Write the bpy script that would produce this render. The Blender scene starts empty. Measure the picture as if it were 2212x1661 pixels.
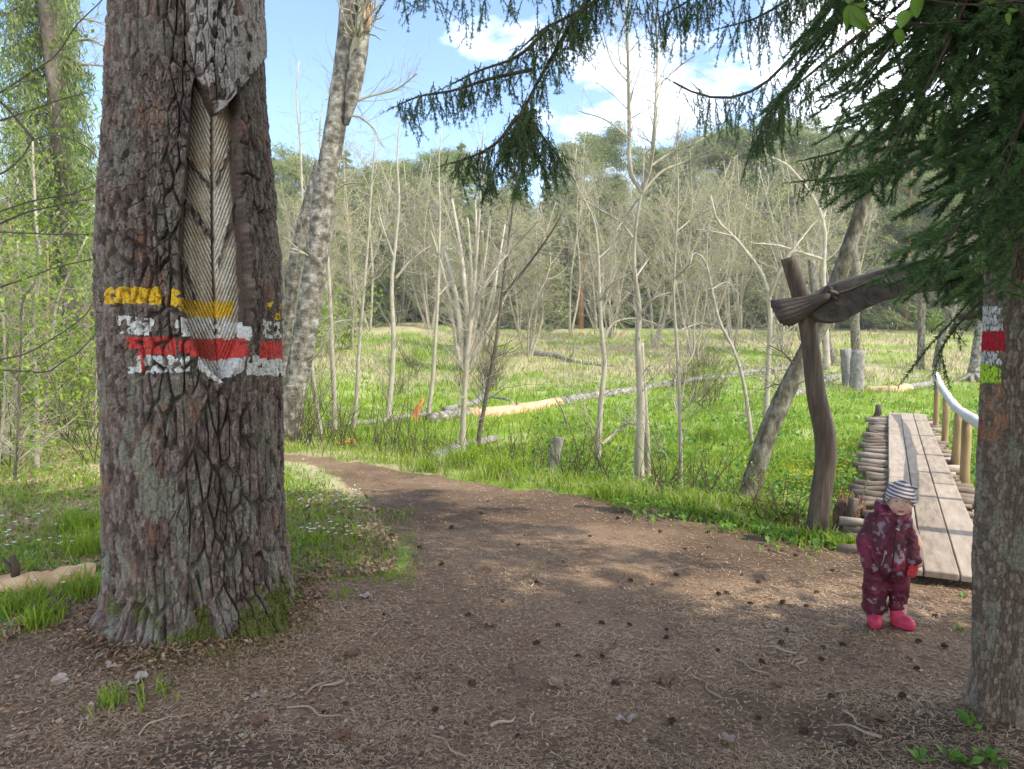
import bpy, math, random
import numpy as np
R = math.radians
rng = np.random.default_rng(7)
random.seed(7)
scene = bpy.context.scene
# ------------------------------------------------------------------ camera, sky, sun, exposure
CAM_H = 1.6
FPX, CX, CY, HORIZ = 1598.5, 1106.0, 830.5, 713.0
PITCH = math.atan((CY - HORIZ) / FPX)
cam_d = bpy.data.cameras.new('camera')
cam_d.sensor_width = 36.0
cam_d.lens = 36.0 * FPX / 2212.0
cam_d.clip_start, cam_d.clip_end = 0.05, 2000.0
cam = bpy.data.objects.new('camera', cam_d)
scene.collection.objects.link(cam)
cam.location = (0, 0, CAM_H)
cam.rotation_euler = (math.pi / 2 - PITCH, 0, 0)
scene.camera = cam
SUN_EL, SUN_AZ = R(51), R(118)          # azimuth clockwise from the view direction (+Y) : sun on the right, a little behind
sd = np.array([math.sin(SUN_AZ) * math.cos(SUN_EL), math.cos(SUN_AZ) * math.cos(SUN_EL), math.sin(SUN_EL)])
sun_d = bpy.data.lights.new('sun', 'SUN')
sun_d.energy, sun_d.angle, sun_d.color = 2.3, R(0.6), (1.0, 0.95, 0.86)
sun = bpy.data.objects.new('sun', sun_d)
scene.collection.objects.link(sun)
sun.rotation_euler = (math.pi / 2 - SUN_EL, 0, math.pi - SUN_AZ)
sun.location = (20, -10, 25)
world = bpy.data.worlds.new('World')
scene.world = world
world.use_nodes = True
wt = world.node_tree
for n_ in list(wt.nodes): wt.nodes.remove(n_)
def wn(t, **k):
    n = wt.nodes.new(t)
    for a, b in k.items(): setattr(n, a, b)
    return n
w_out = wn('ShaderNodeOutputWorld'); w_bg = wn('ShaderNodeBackground')
w_sky = wn('ShaderNodeTexSky', sky_type='NISHITA', sun_disc=False, sun_elevation=SUN_EL, sun_rotation=SUN_AZ, ozone_density=3.2, dust_density=0.15, air_density=0.85)
w_tc = wn('ShaderNodeTexCoord')
w_map = wn('ShaderNodeMapping'); w_map.inputs['Scale'].default_value = (1.0, 1.0, 1.9); w_map.inputs['Location'].default_value = (3.15, 0.4, 0.2)
w_noi = wn('ShaderNodeTexNoise'); w_noi.inputs['Scale'].default_value = 3.1; w_noi.inputs['Detail'].default_value = 9; w_noi.inputs['Roughness'].default_value = 0.56
w_sep = wn('ShaderNodeSeparateXYZ')
w_bx = wn('ShaderNodeMath', operation='MULTIPLY_ADD'); w_bx.inputs[1].default_value = 0.34
w_bz = wn('ShaderNodeMath', operation='MULTIPLY_ADD'); w_bz.inputs[1].default_value = -0.62
w_rmp = wn('ShaderNodeValToRGB')
w_rmp.color_ramp.elements[0].position, w_rmp.color_ramp.elements[1].position = 0.15, 0.33
w_mix = wn('ShaderNodeMix', data_type='RGBA')
w_noi2 = wn('ShaderNodeTexNoise'); w_noi2.inputs['Scale'].default_value = 5.0; w_noi2.inputs['Detail'].default_value = 6
w_rmp2 = wn('ShaderNodeValToRGB')
w_rmp2.color_ramp.elements[0].position, w_rmp2.color_ramp.elements[1].position = 0.3, 0.7
w_rmp2.color_ramp.elements[0].color = (7.2, 8.2, 9.6, 1); w_rmp2.color_ramp.elements[1].color = (14.0, 14.2, 14.6, 1)
L = wt.links.new
L(w_tc.outputs['Generated'], w_map.inputs['Vector']); L(w_map.outputs[0], w_noi.inputs['Vector']); L(w_map.outputs[0], w_noi2.inputs['Vector'])
L(w_tc.outputs['Generated'], w_sep.inputs[0])
w_by = wn('ShaderNodeMath', operation='MULTIPLY_ADD'); w_by.inputs[1].default_value = -0.22  # extra cloud behind the viewer, added to whiten the ambient light
L(w_sep.outputs['Y'], w_by.inputs[0]); L(w_bz.outputs[0], w_by.inputs[2])
L(w_sep.outputs['X'], w_bx.inputs[0]); L(w_noi.outputs['Fac'], w_bx.inputs[2])
L(w_sep.outputs['Z'], w_bz.inputs[0]); L(w_bx.outputs[0], w_bz.inputs[2])
L(w_by.outputs[0], w_rmp.inputs['Fac'])
L(w_noi2.outputs['Fac'], w_rmp2.inputs['Fac'])
L(w_rmp.outputs['Color'], w_mix.inputs['Factor']); L(w_sky.outputs[0], w_mix.inputs['A']); L(w_rmp2.outputs['Color'], w_mix.inputs['B'])
L(w_mix.outputs['Result'], w_bg.inputs['Color']); L(w_bg.outputs[0], w_out.inputs['Surface'])
w_bg.inputs['Strength'].default_value = 0.15
vs = scene.view_settings
vs.view_transform, vs.look, vs.exposure, vs.gamma = 'Standard', 'None', 1.27, 1.0
scene.cycles.max_bounces = 6
scene.cycles.diffuse_bounces = 3
scene.cycles.transmission_bounces = 4
scene.cycles.transparent_max_bounces = 4
scene.cycles.use_denoising = True
# ------------------------------------------------------------------ helpers
def tag(o, label=None, cat=None, group=None, kind=None):
    if label: o['label'] = label
    if cat: o['category'] = cat
    if group: o['group'] = group
    if kind: o['kind'] = kind
    return o
def empty(name, loc=(0, 0, 0), rz=0.0):
    o = bpy.data.objects.new(name, None)
    o.empty_display_size = 0.1
    scene.collection.objects.link(o)
    o.location = loc; o.rotation_euler = (0, 0, rz)
    return o
def copy_tree(o, parent=None):
    c = o.copy(); scene.collection.objects.link(c)
    if parent is not None: c.parent = parent
    for ch in list(o.children): copy_tree(ch, c)
    return c
def smooth(a, b, x):
    t = np.clip((np.asarray(x, float) - a) / (b - a), 0, 1)
    return t * t * (3 - 2 * t)
def hash2(ix, iy, seed=0):
    h = (ix.astype(np.int64) * 374761393 + iy.astype(np.int64) * 668265263 + seed * 1442695041) & 0xffffffff
    h = ((h ^ (h >> 13)) * 1274126177) & 0xffffffff
    h = ((h ^ (h >> 16)) * 2246822519) & 0xffffffff
    return ((h ^ (h >> 15)) & 0xffffff) / float(0xffffff)
def vnoise(x, y, seed=0):
    x = np.asarray(x, float); y = np.asarray(y, float)
    ix, iy = np.floor(x), np.floor(y)
    fx, fy = x - ix, y - iy
    fx, fy = fx * fx * (3 - 2 * fx), fy * fy * (3 - 2 * fy)
    a, b = hash2(ix, iy, seed), hash2(ix + 1, iy, seed)
    c, d = hash2(ix, iy + 1, seed), hash2(ix + 1, iy + 1, seed)
    return (a * (1 - fx) + b * fx) * (1 - fy) + (c * (1 - fx) + d * fx) * fy
def fbm(x, y, seed=0, octv=4):
    s, a, t = 0.0, 0.5, 0.0
    for k in range(octv):
        s = s + a * vnoise(x, y, seed + k * 17); t += a
        x, y, a = np.asarray(x) * 2.03 + 5.1, np.asarray(y) * 2.03 + 1.7, a * 0.5
    return s / t
def worley(x, y, seed=0):
    ix, iy = np.floor(x), np.floor(y)
    f1 = np.full(x.shape, 9.0); f2 = np.full(x.shape, 9.0); idv = np.zeros(x.shape)
    for dx in (-1, 0, 1):
        for dy in (-1, 0, 1):
            cx, cy = ix + dx, iy + dy
            px = cx + 0.1 + 0.8 * hash2(cx, cy, seed); py = cy + 0.1 + 0.8 * hash2(cx, cy, seed + 5)
            d = np.hypot(px - x, py - y)
            nearer = d < f1
            f2 = np.where(nearer, f1, np.minimum(f2, d))
            idv = np.where(nearer, hash2(cx, cy, seed + 9), idv)
            f1 = np.where(nearer, d, f1)
    return f1, f2, idv
def ray(px, py):
    u = (np.asarray(px, float) - CX) / FPX; v = -(np.asarray(py, float) - CY) / FPX
    cp, sp = math.cos(PITCH), math.sin(PITCH)
    return np.stack([u, cp + v * sp, -sp + v * cp], -1)
def at(px, py, Y):
    d = ray(px, py)
    return np.array([0, 0, CAM_H]) + d * (np.asarray(Y, float) / d[..., 1])[..., None]
def proj(P):
    cp, sp = math.cos(PITCH), math.sin(PITCH)
    x, y, z = P[..., 0], P[..., 1], P[..., 2] - CAM_H
    f = y * cp - z * sp; u = y * sp + z * cp
    return CX + FPX * x / f, CY - FPX * u / f
def at_z(px, py, z):
    d = ray(px, py)
    return np.array([0, 0, CAM_H]) + d * ((z - CAM_H) / d[..., 2])[..., None]
def inpoly(x, y, poly):
    x = np.asarray(x, float); y = np.asarray(y, float)
    c = np.zeros(x.shape, bool); n = len(poly); j = n - 1
    for i in range(n):
        xi, yi = poly[i][:2]; xj, yj = poly[j][:2]
        if yi != yj:
            c ^= ((yi > y) != (yj > y)) & (x < (xj - xi) * (y - yi) / (yj - yi) + xi)
        j = i
    return c
def polydist(x, y, poly, closed=True):
    d = np.full(np.shape(x), 1e9); n = len(poly)
    for i in range(n if closed else n - 1):
        x0, y0 = poly[i]; x1, y1 = poly[(i + 1) % n]
        dx, dy = x1 - x0, y1 - y0
        t = np.clip(((x - x0) * dx + (y - y0) * dy) / (dx * dx + dy * dy + 1e-12), 0, 1)
        d = np.minimum(d, np.hypot(x - x0 - t * dx, y - y0 - t * dy))
    return d
def unit(v):
    v = np.asarray(v, float)
    return v / (np.linalg.norm(v, axis=-1, keepdims=True) + 1e-12)
def spline(P, n):
    P = np.asarray(P, float)
    if len(P) < 3:
        t = np.linspace(0, 1, n)[:, None]; return P[0] * (1 - t) + P[-1] * t
    d = np.r_[0, np.cumsum(np.linalg.norm(np.diff(P, axis=0), axis=1))]
    m = np.gradient(P, d, axis=0)
    t = np.linspace(0, d[-1], n); k = np.clip(np.searchsorted(d, t, 'right') - 1, 0, len(P) - 2)
    h = (d[k + 1] - d[k])[:, None]; s = ((t - d[k]) / h[:, 0])[:, None]
    return ((2 * s**3 - 3 * s**2 + 1) * P[k] + (s**3 - 2 * s**2 + s) * h * m[k] + (-2 * s**3 + 3 * s**2) * P[k + 1] + (s**3 - s**2) * h * m[k + 1])
class MB:
    def __init__(s): s.V, s.Q, s.T, s.A, s.C, s.n = [], [], [], [], [], 0
    def add(s, V, Q=None, T=None, r=0.5, c=None):
        V = np.asarray(V, float).reshape(-1, 3)
        if Q is not None and len(Q): s.Q.append(np.asarray(Q, np.int64).reshape(-1, 4) + s.n)
        if T is not None and len(T): s.T.append(np.asarray(T, np.int64).reshape(-1, 3) + s.n)
        s.V.append(V); s.A.append(np.broadcast_to(np.asarray(r, float), (len(V),)).copy())
        s.C.append(None if c is None else np.broadcast_to(np.asarray(c, float), (len(V), 3)).copy())
        s.n += len(V)
        return s
    def obj(s, name, mat, parent=None, smooth_=True):
        V = np.concatenate(s.V); Q = np.concatenate(s.Q) if s.Q else np.zeros((0, 4), int); T = np.concatenate(s.T) if s.T else np.zeros((0, 3), int)
        me = bpy.data.meshes.new(name)
        me.vertices.add(len(V)); me.vertices.foreach_set('co', V.astype(np.float32).ravel())
        nl = len(Q) * 4 + len(T) * 3
        me.loops.add(nl); me.loops.foreach_set('vertex_index', np.concatenate([Q.ravel(), T.ravel()]).astype(np.int32))
        me.polygons.add(len(Q) + len(T))
        me.polygons.foreach_set('loop_start', np.concatenate([np.arange(len(Q)) * 4, len(Q) * 4 + np.arange(len(T)) * 3]).astype(np.int32))
        me.polygons.foreach_set('use_smooth', np.full(len(Q) + len(T), smooth_))
        me.update(calc_edges=True)
        a = me.attributes.new('rnd', 'FLOAT', 'POINT'); a.data.foreach_set('value', np.concatenate(s.A).astype(np.float32))
        if any(c is not None for c in s.C):
            C = np.concatenate([np.ones((len(v), 3)) * .5 if c is None else c for v, c in zip(s.V, s.C)])
            a = me.attributes.new('col', 'FLOAT_COLOR', 'POINT')
            a.data.foreach_set('color', np.concatenate([C, np.ones((len(C), 1))], 1).astype(np.float32).ravel())
        me.materials.append(mat)
        o = bpy.data.objects.new(name, me); scene.collection.objects.link(o)
        if parent is not None: o.parent = parent
        return o
def tube(mb, P, rad, n=6, r=0.5, cap=True, wob=0.0, c=None):
    P = np.asarray(P, float); k = len(P)
    rad = np.broadcast_to(np.asarray(rad, float), (k,))
    t = unit(np.gradient(P, axis=0)); m = unit(P[-1] - P[0])
    ref = np.eye(3)[int(np.argmin(np.abs(m)))]
    u = unit(np.cross(t, ref)); v = np.cross(t, u)
    a = np.linspace(0, 2 * math.pi, n, endpoint=False)
    rr = rad[:, None] * (1 + wob * rng.normal(size=(k, n)))
    V = P[:, None] + rr[..., None] * (np.cos(a)[None, :, None] * u[:, None] + np.sin(a)[None, :, None] * v[:, None])
    i, j = np.meshgrid(np.arange(k - 1), np.arange(n), indexing='ij'); j2 = (j + 1) % n
    Q = np.stack([i * n + j, i * n + j2, (i + 1) * n + j2, (i + 1) * n + j], -1).reshape(-1, 4)
    V = V.reshape(-1, 3); T = []
    if cap:
        V = np.vstack([V, P[:1], P[-1:]]); b = k * n; jj = np.arange(n); jn = (jj + 1) % n
        T = np.concatenate([np.stack([np.full(n, b), jn, jj], -1), np.stack([np.full(n, b + 1), (k - 1) * n + jj, (k - 1) * n + jn], -1)])
    mb.add(V, Q, T, r, c)
def sticks(mb, A, B, ra, rb, r=0.5):
    A = np.asarray(A, float); B = np.asarray(B, float); k = len(A)
    if not k: return
    t = unit(B - A); ref = np.where(np.abs(t[:, 2:3]) > .8, np.array([[1., 0, 0]]), np.array([[0, 0, 1.]]))
    u = unit(np.cross(t, ref)); v = np.cross(t, u)
    V = np.zeros((k, 6, 3)); ra = np.broadcast_to(ra, (k,)); rb = np.broadcast_to(rb, (k,))
    for q in range(3):
        d = math.cos(q * 2.0944) * u + math.sin(q * 2.0944) * v
        V[:, q] = A + d * ra[:, None]; V[:, 3 + q] = B + d * rb[:, None]
    base = (np.arange(k) * 6)[:, None, None]
    Q = (base + np.array([[0, 1, 4, 3], [1, 2, 5, 4], [2, 0, 3, 5]])[None]).reshape(-1, 4)
    mb.add(V, Q, None, np.repeat(np.broadcast_to(r, (k,)), 6))
def leaves(mb, C, ln, wd, r, up=0.3, D=None):
    """rhombic, slightly folded leaves: C centres"""
    C = np.asarray(C, float); k = len(C)
    if not k: return
    d = unit(rng.normal(size=(k, 3))) if D is None else unit(D)
    nrm = unit(rng.normal(size=(k, 3)) * (1 - up) + np.array([0, 0, up * 2]))
    s = unit(np.cross(d, nrm)); nn = np.cross(s, d)
    ln = np.broadcast_to(ln, (k,))[:, None]; wd = np.broadcast_to(wd, (k,))[:, None]
    V = np.stack([C - d * ln * .5, C + s * wd * .5 + nn * wd * .15, C + d * ln * .5, C - s * wd * .5 + nn * wd * .15], 1)
    b = (np.arange(k) * 4)[:, None]
    T = np.concatenate([b + np.array([[0, 1, 2]]), b + np.array([[0, 2, 3]])])
    mb.add(V, None, T, np.repeat(np.broadcast_to(r, (k,)), 4))
def blades(mb, P, h, w, lean, r):
    P = np.asarray(P, float); k = len(P)
    if not k: return
    az = rng.uniform(0, 6.283, k); d = np.stack([np.cos(az), np.sin(az), 0 * az], -1)
    bz = rng.uniform(0, 6.283, k); s = np.stack([np.cos(bz), np.sin(bz), 0 * bz], -1)
    h = np.broadcast_to(h, (k,))[:, None]; w = np.broadcast_to(w, (k,))[:, None]; lean = np.broadcast_to(lean, (k,))[:, None]
    up = np.array([0, 0, 1.])
    m = P + up * h * .55 + d * h * lean * .3; t = P + up * h * (1 - .35 * lean) + d * h * lean
    V = np.stack([P - s * w * .5, P + s * w * .5, m + s * w * .42, m - s * w * .42, t], 1)
    b = (np.arange(k) * 5)[:, None]
    mb.add(V, b + np.array([[0, 1, 2, 3]]), b + np.array([[3, 2, 4]]), np.repeat(np.broadcast_to(r, (k,)), 5))
def sphere(mb, c, rad, nu=16, nv=10, rot=None, r=0.5):
    th = np.linspace(0, math.pi, nv + 1); ph = np.linspace(0, 2 * math.pi, nu, endpoint=False)
    V = np.stack([np.outer(np.sin(th), np.cos(ph)), np.outer(np.sin(th), np.sin(ph)), np.outer(np.cos(th), np.ones(nu))], -1).reshape(-1, 3)
    V = V * np.asarray(rad, float)
    if rot is not None: V = V @ np.asarray(rot).T
    i, j = np.meshgrid(np.arange(nv), np.arange(nu), indexing='ij'); j2 = (j + 1) % nu
    mb.add(V + np.asarray(c, float), np.stack([i * nu + j, (i + 1) * nu + j, (i + 1) * nu + j2, i * nu + j2], -1).reshape(-1, 4), None, r)
def rotz(a):
    c, s = math.cos(a), math.sin(a); return np.array([[c, -s, 0], [s, c, 0], [0, 0, 1.]])
def rot_to(D):
    """rotation matrices whose +X column is D"""
    D = unit(D); ref = np.where(np.abs(D[:, 2:3]) > .95, np.array([[0, 1., 0]]), np.array([[0, 0, 1.]]))
    y = unit(np.cross(ref, D)); z = np.cross(D, y)
    return np.stack([D, y, z], -1)
def inst(mb, V, T, Rm, P, sc, r):
    """copies of a triangle template (V,T) turned by Rm (k,3,3), scaled and moved into ONE mesh"""
    k = len(P); m = len(V)
    W = np.einsum('kij,mj->kmi', Rm, V) * np.broadcast_to(sc, (k,))[:, None, None] + np.asarray(P)[:, None]
    mb.add(W, None, (np.arange(k) * m)[:, None, None] + T[None], np.repeat(np.broadcast_to(r, (k,)), m))
# ------------------------------------------------------------------ materials
def mat_base(name):
    m = bpy.data.materials.new(name); m.use_nodes = True
    nt = m.node_tree; b = nt.nodes['Principled BSDF']
    return m, nt, b
def ramp(nt, cols, lo=0.3, hi=0.7):
    n = nt.nodes.new('ShaderNodeValToRGB'); e = n.color_ramp.elements
    ps = np.linspace(lo, hi, len(cols))
    e[0].position, e[0].color = ps[0], (*cols[0], 1); e[1].position, e[1].color = ps[-1], (*cols[-1], 1)
    for p, c in list(zip(ps, cols))[1:-1]:
        x = e.new(p); x.color = (*c, 1)
    return n
def M(name, cols, nscale=4.0, stretch=(1, 1, 1), amix=0.0, rough=.85, bump=0.0, bscale=30.0, transl=0.0, spec=.25, objrnd=0.0, detail=6, lo=.3, hi=.7, bdist=.01, bstretch=None):
    m, nt, b = mat_base(name); lk = nt.links.new
    tc = nt.nodes.new('ShaderNodeTexCoord'); mp = nt.nodes.new('ShaderNodeMapping'); mp.inputs['Scale'].default_value = stretch
    lk(tc.outputs['Object'], mp.inputs[0])
    no = nt.nodes.new('ShaderNodeTexNoise'); no.inputs['Scale'].default_value = nscale; no.inputs['Detail'].default_value = detail; no.inputs['Roughness'].default_value = .65
    lk(mp.outputs[0], no.inputs['Vector']); fac = no.outputs['Fac']
    def blend(src, w):
        nonlocal fac
        x = nt.nodes.new('ShaderNodeMix'); x.inputs['Factor'].default_value = w
        lk(fac, x.inputs[2]); lk(src, x.inputs[3]); fac = x.outputs[0]
    if amix:
        at_ = nt.nodes.new('ShaderNodeAttribute'); at_.attribute_name = 'rnd'; blend(at_.outputs['Fac'], amix)
    if objrnd:
        oi = nt.nodes.new('ShaderNodeObjectInfo'); blend(oi.outputs['Random'], objrnd)
    rp = ramp(nt, cols, lo, hi); lk(fac, rp.inputs[0]); lk(rp.outputs[0], b.inputs['Base Color'])
    b.inputs['Roughness'].default_value = rough; b.inputs['Specular IOR Level'].default_value = spec
    if bump:
        n2 = nt.nodes.new('ShaderNodeTexNoise'); n2.inputs['Scale'].default_value = bscale; n2.inputs['Detail'].default_value = 5
        if bstretch is not None:
            mp2 = nt.nodes.new('ShaderNodeMapping'); mp2.inputs['Scale'].default_value = bstretch; lk(tc.outputs['Object'], mp2.inputs[0]); lk(mp2.outputs[0], n2.inputs['Vector'])
        else: lk(mp.outputs[0], n2.inputs['Vector'])
        bp = nt.nodes.new('ShaderNodeBump'); bp.inputs['Strength'].default_value = bump; bp.inputs['Distance'].default_value = bdist
        lk(n2.outputs['Fac'], bp.inputs['Height']); lk(bp.outputs[0], b.inputs['Normal'])
    if transl:
        tr = nt.nodes.new('ShaderNodeBsdfTranslucent'); mx = nt.nodes.new('ShaderNodeMixShader'); mx.inputs[0].default_value = transl
        lk(rp.outputs[0], tr.inputs['Color']); lk(b.outputs[0], mx.inputs[1]); lk(tr.outputs[0], mx.inputs[2])
        lk(mx.outputs[0], nt.nodes['Material Output'].inputs['Surface'])
    return m
def Mcol(name, rough=.9, bump=.4, bscale=120., spec=.2, var=.35, bdist=.004):
    """base colour from the mesh's own 'col' attribute, broken up by fine noise"""
    m, nt, b = mat_base(name); lk = nt.links.new
    a = nt.nodes.new('ShaderNodeAttribute'); a.attribute_name = 'col'
    tc = nt.nodes.new('ShaderNodeTexCoord')
    no = nt.nodes.new('ShaderNodeTexNoise'); no.inputs['Scale'].default_value = bscale; no.inputs['Detail'].default_value = 5
    lk(tc.outputs['Object'], no.inputs['Vector'])
    mr = nt.nodes.new('ShaderNodeMapRange'); mr.inputs[1].default_value, mr.inputs[2].default_value = .3, .7; mr.inputs[3].default_value, mr.inputs[4].default_value = 1 - var, 1 + var
    lk(no.outputs['Fac'], mr.inputs[0])
    mu = nt.nodes.new('ShaderNodeVectorMath'); mu.operation = 'SCALE'; lk(a.outputs['Color'], mu.inputs[0]); lk(mr.outputs[0], mu.inputs['Scale'])
    lk(mu.outputs[0], b.inputs['Base Color'])
    bp = nt.nodes.new('ShaderNodeBump'); bp.inputs['Strength'].default_value = bump; bp.inputs['Distance'].default_value = bdist
    lk(no.outputs['Fac'], bp.inputs['Height']); lk(bp.outputs[0], b.inputs['Normal'])
    b.inputs['Roughness'].default_value = rough; b.inputs['Specular IOR Level'].default_value = spec
    return m
m_bark_col = Mcol('bark_relief', rough=.85, bump=.5, bscale=90., spec=.3)
m_soil = Mcol('soil', rough=.95, bump=.6, bscale=60., var=.35, bdist=.008)
m_needle = M('dry_needles', [(.14, .08, .040), (.32, .20, .11), (.45, .315, .19), (.58, .44, .29)], amix=.85, lo=.05, hi=.95, rough=.7)
m_chip = M('leaf_fragments', [(.12, .065, .035), (.23, .135, .075), (.34, .215, .13), (.44, .33, .24)], amix=.85, lo=.05, hi=.95, rough=.75)
m_grass = M('grass', [(.11, .185, .016), (.205, .31, .022), (.31, .40, .034), (.38, .34, .12)], nscale=.6, amix=.7, lo=.1, hi=.95, transl=.4, rough=.6)
m_dry = M('dry_grass', [(.22, .18, .09), (.38, .32, .17), (.50, .44, .26)], nscale=.6, amix=.7, lo=.1, hi=.9, transl=.25, rough=.7)
m_herb = M('herb_leaves', [(.06, .14, .02), (.12, .26, .03), (.21, .37, .045)], nscale=.8, amix=.7, lo=.1, hi=.9, transl=.4, rough=.5, spec=.4)
m_spring = M('spring_leaves', [(.14, .22, .025), (.26, .38, .04), (.40, .47, .07)], nscale=.8, amix=.7, lo=.1, hi=.9, transl=.5, rough=.5)
m_bud = M('bud_haze', [(.25, .27, .08), (.38, .39, .12), (.50, .47, .18)], nscale=.4, amix=.6, lo=.1, hi=.9, transl=.4)
m_twig = M('grey_twigs', [(.17, .15, .105), (.32, .285, .205), (.46, .415, .32)], nscale=1.5, amix=.5, lo=.15, hi=.85, rough=.8, objrnd=.2)
m_sap = M('pale_sapling_bark', [(.20, .168, .115), (.38, .33, .245), (.55, .49, .385)], nscale=7, stretch=(1, 1, .6), amix=.35, lo=.25, hi=.8, rough=.7, bump=.3, bscale=30)
m_sapdk = M('dark_sapling_bark', [(.05, .042, .03), (.11, .09, .065), (.18, .15, .11)], nscale=9, amix=.3, lo=.25, hi=.8, rough=.8, bump=.3)
m_alder = M('mossy_alder_bark', [(.035, .03, .016), (.095, .08, .045), (.20, .18, .135), (.36, .335, .28)], nscale=14, stretch=(1, 1, .5), lo=.3, hi=.72, rough=.85, bump=.6, bscale=26)
m_needles_dark = M('spruce_needles', [(.038, .075, .022), (.085, .15, .040), (.17, .27, .075)], nscale=3, amix=.65, lo=.1, hi=.9, rough=.5, spec=.5, transl=.3)
m_conif = M('conifer_foliage', [(.11, .145, .045), (.19, .23, .07), (.29, .315, .11)], nscale=.5, amix=.6, lo=.15, hi=.9, transl=.2, objrnd=.25)
m_leftspr = M('sunlit_spruce_foliage', [(.11, .15, .05), (.19, .235, .08), (.28, .325, .12)], nscale=.6, amix=.65, lo=.1, hi=.9, transl=.25)
m_conbark = M('conifer_bark', [(.09, .065, .05), (.19, .14, .11), (.30, .24, .20)], nscale=7, stretch=(1, 1, .35), lo=.3, hi=.72, rough=.9, bump=.7, bscale=18)
m_pinered = M('pine_upper_bark', [(.20, .10, .05), (.36, .19, .09), (.46, .27, .14)], nscale=6, stretch=(1, 1, .4), lo=.3, hi=.72)
m_brownstem = M('brown_stems', [(.035, .024, .016), (.075, .052, .034), (.13, .095, .065)], nscale=6, amix=.4, lo=.2, hi=.8)
m_white = M('white_petals', [(.72, .72, .72), (.82, .82, .82)], rough=.6, transl=.2)
m_yellowfl = M('yellow_petals', [(.75, .45, .015), (.85, .58, .03)], amix=.5, rough=.5)
m_deadwood = M('weathered_wood', [(.075, .062, .05), (.20, .18, .155), (.38, .355, .32)], nscale=11, stretch=(1, 1, .6), lo=.3, hi=.7, amix=.2, rough=.85, bump=.5, bscale=24)
m_rawwood = M('raw_wood', [(.24, .11, .05), (.50, .31, .17), (.68, .50, .32)], nscale=6, lo=.3, hi=.66, amix=.25, rough=.8, bump=.5, bscale=30)
m_orange = M('rotten_orange_wood', [(.22, .075, .025), (.46, .18, .06), (.56, .28, .11)], nscale=9, rough=.9, bump=.6, bscale=30)
m_carved = M('dark_carved_wood', [(.030, .020, .014), (.068, .050, .037), (.14, .11, .085)], nscale=9, stretch=(.4, 1, 1), lo=.3, hi=.72, rough=.65, bump=.9, bscale=30, spec=.4, bdist=.006)
m_post = M('brown_post_wood', [(.032, .020, .013), (.072, .048, .031), (.15, .107, .073)], nscale=8, stretch=(3, 3, .35), lo=.3, hi=.72, rough=.65, bump=.9, bscale=18, spec=.4)
m_plank = M('plank_wood', [(.17, .125, .085), (.34, .265, .195), (.45, .365, .28)], nscale=3.4, stretch=(1.0, 6, 1), amix=.3, lo=.3, hi=.72, rough=.8, bump=.35, bscale=3, bstretch=(2, 40, 1), bdist=.004)
m_log = M('bridge_logs', [(.10, .07, .05), (.25, .19, .14), (.42, .345, .27)], nscale=6, amix=.45, lo=.2, hi=.8, rough=.85, bump=.4, bscale=20)
m_rail = M('tan_rail_posts', [(.18, .115, .05), (.30, .205, .10), (.40, .29, .16)], nscale=6, stretch=(2, 2, .4), amix=.2, lo=.3, hi=.7, rough=.75, bump=.3)
m_birchrail = M('white_handrail_bark', [(.32, .28, .21), (.54, .505, .43), (.62, .59, .52)], nscale=14, lo=.28, hi=.5, rough=.7, bump=.5, bscale=40)
def birch_mat(name, dark=.46, warm=1.0):
    m, nt, b = mat_base(name); lk = nt.links.new
    tc = nt.nodes.new('ShaderNodeTexCoord')
    mp = nt.nodes.new('ShaderNodeMapping'); mp.inputs['Scale'].default_value = (4, 4, 11); lk(tc.outputs['Object'], mp.inputs[0])
    n1 = nt.nodes.new('ShaderNodeTexNoise'); n1.inputs['Scale'].default_value = 1.6; n1.inputs['Detail'].default_value = 6; n1.inputs['Roughness'].default_value = .7
    lk(mp.outputs[0], n1.inputs['Vector'])
    n2 = nt.nodes.new('ShaderNodeTexNoise'); n2.inputs['Scale'].default_value = 8; n2.inputs['Detail'].default_value = 8; n2.inputs['Roughness'].default_value = .7
    lk(tc.outputs['Object'], n2.inputs['Vector'])
    mx = nt.nodes.new('ShaderNodeMix'); mx.inputs['Factor'].default_value = .72; lk(n1.outputs['Fac'], mx.inputs[2]); lk(n2.outputs['Fac'], mx.inputs[3])
    rp = ramp(nt, [(.060, .050, .036), (.14, .12, .09), (.26 * warm, .235, .195), (.43 * warm, .405, .355)], dark - .10, dark + .11); lk(mx.outputs[0], rp.inputs[0])
    lk(rp.outputs[0], b.inputs['Base Color']); b.inputs['Roughness'].default_value = .75; b.inputs['Specular IOR Level'].default_value = .25
    bp = nt.nodes.new('ShaderNodeBump'); bp.inputs['Strength'].default_value = .6; bp.inputs['Distance'].default_value = .02; lk(mx.outputs[0], bp.inputs['Height']); lk(bp.outputs[0], b.inputs['Normal'])
    return m
m_birch = birch_mat('birch_bark', .52)
m_birchlog = birch_mat('fallen_birch_bark', .505)
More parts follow.
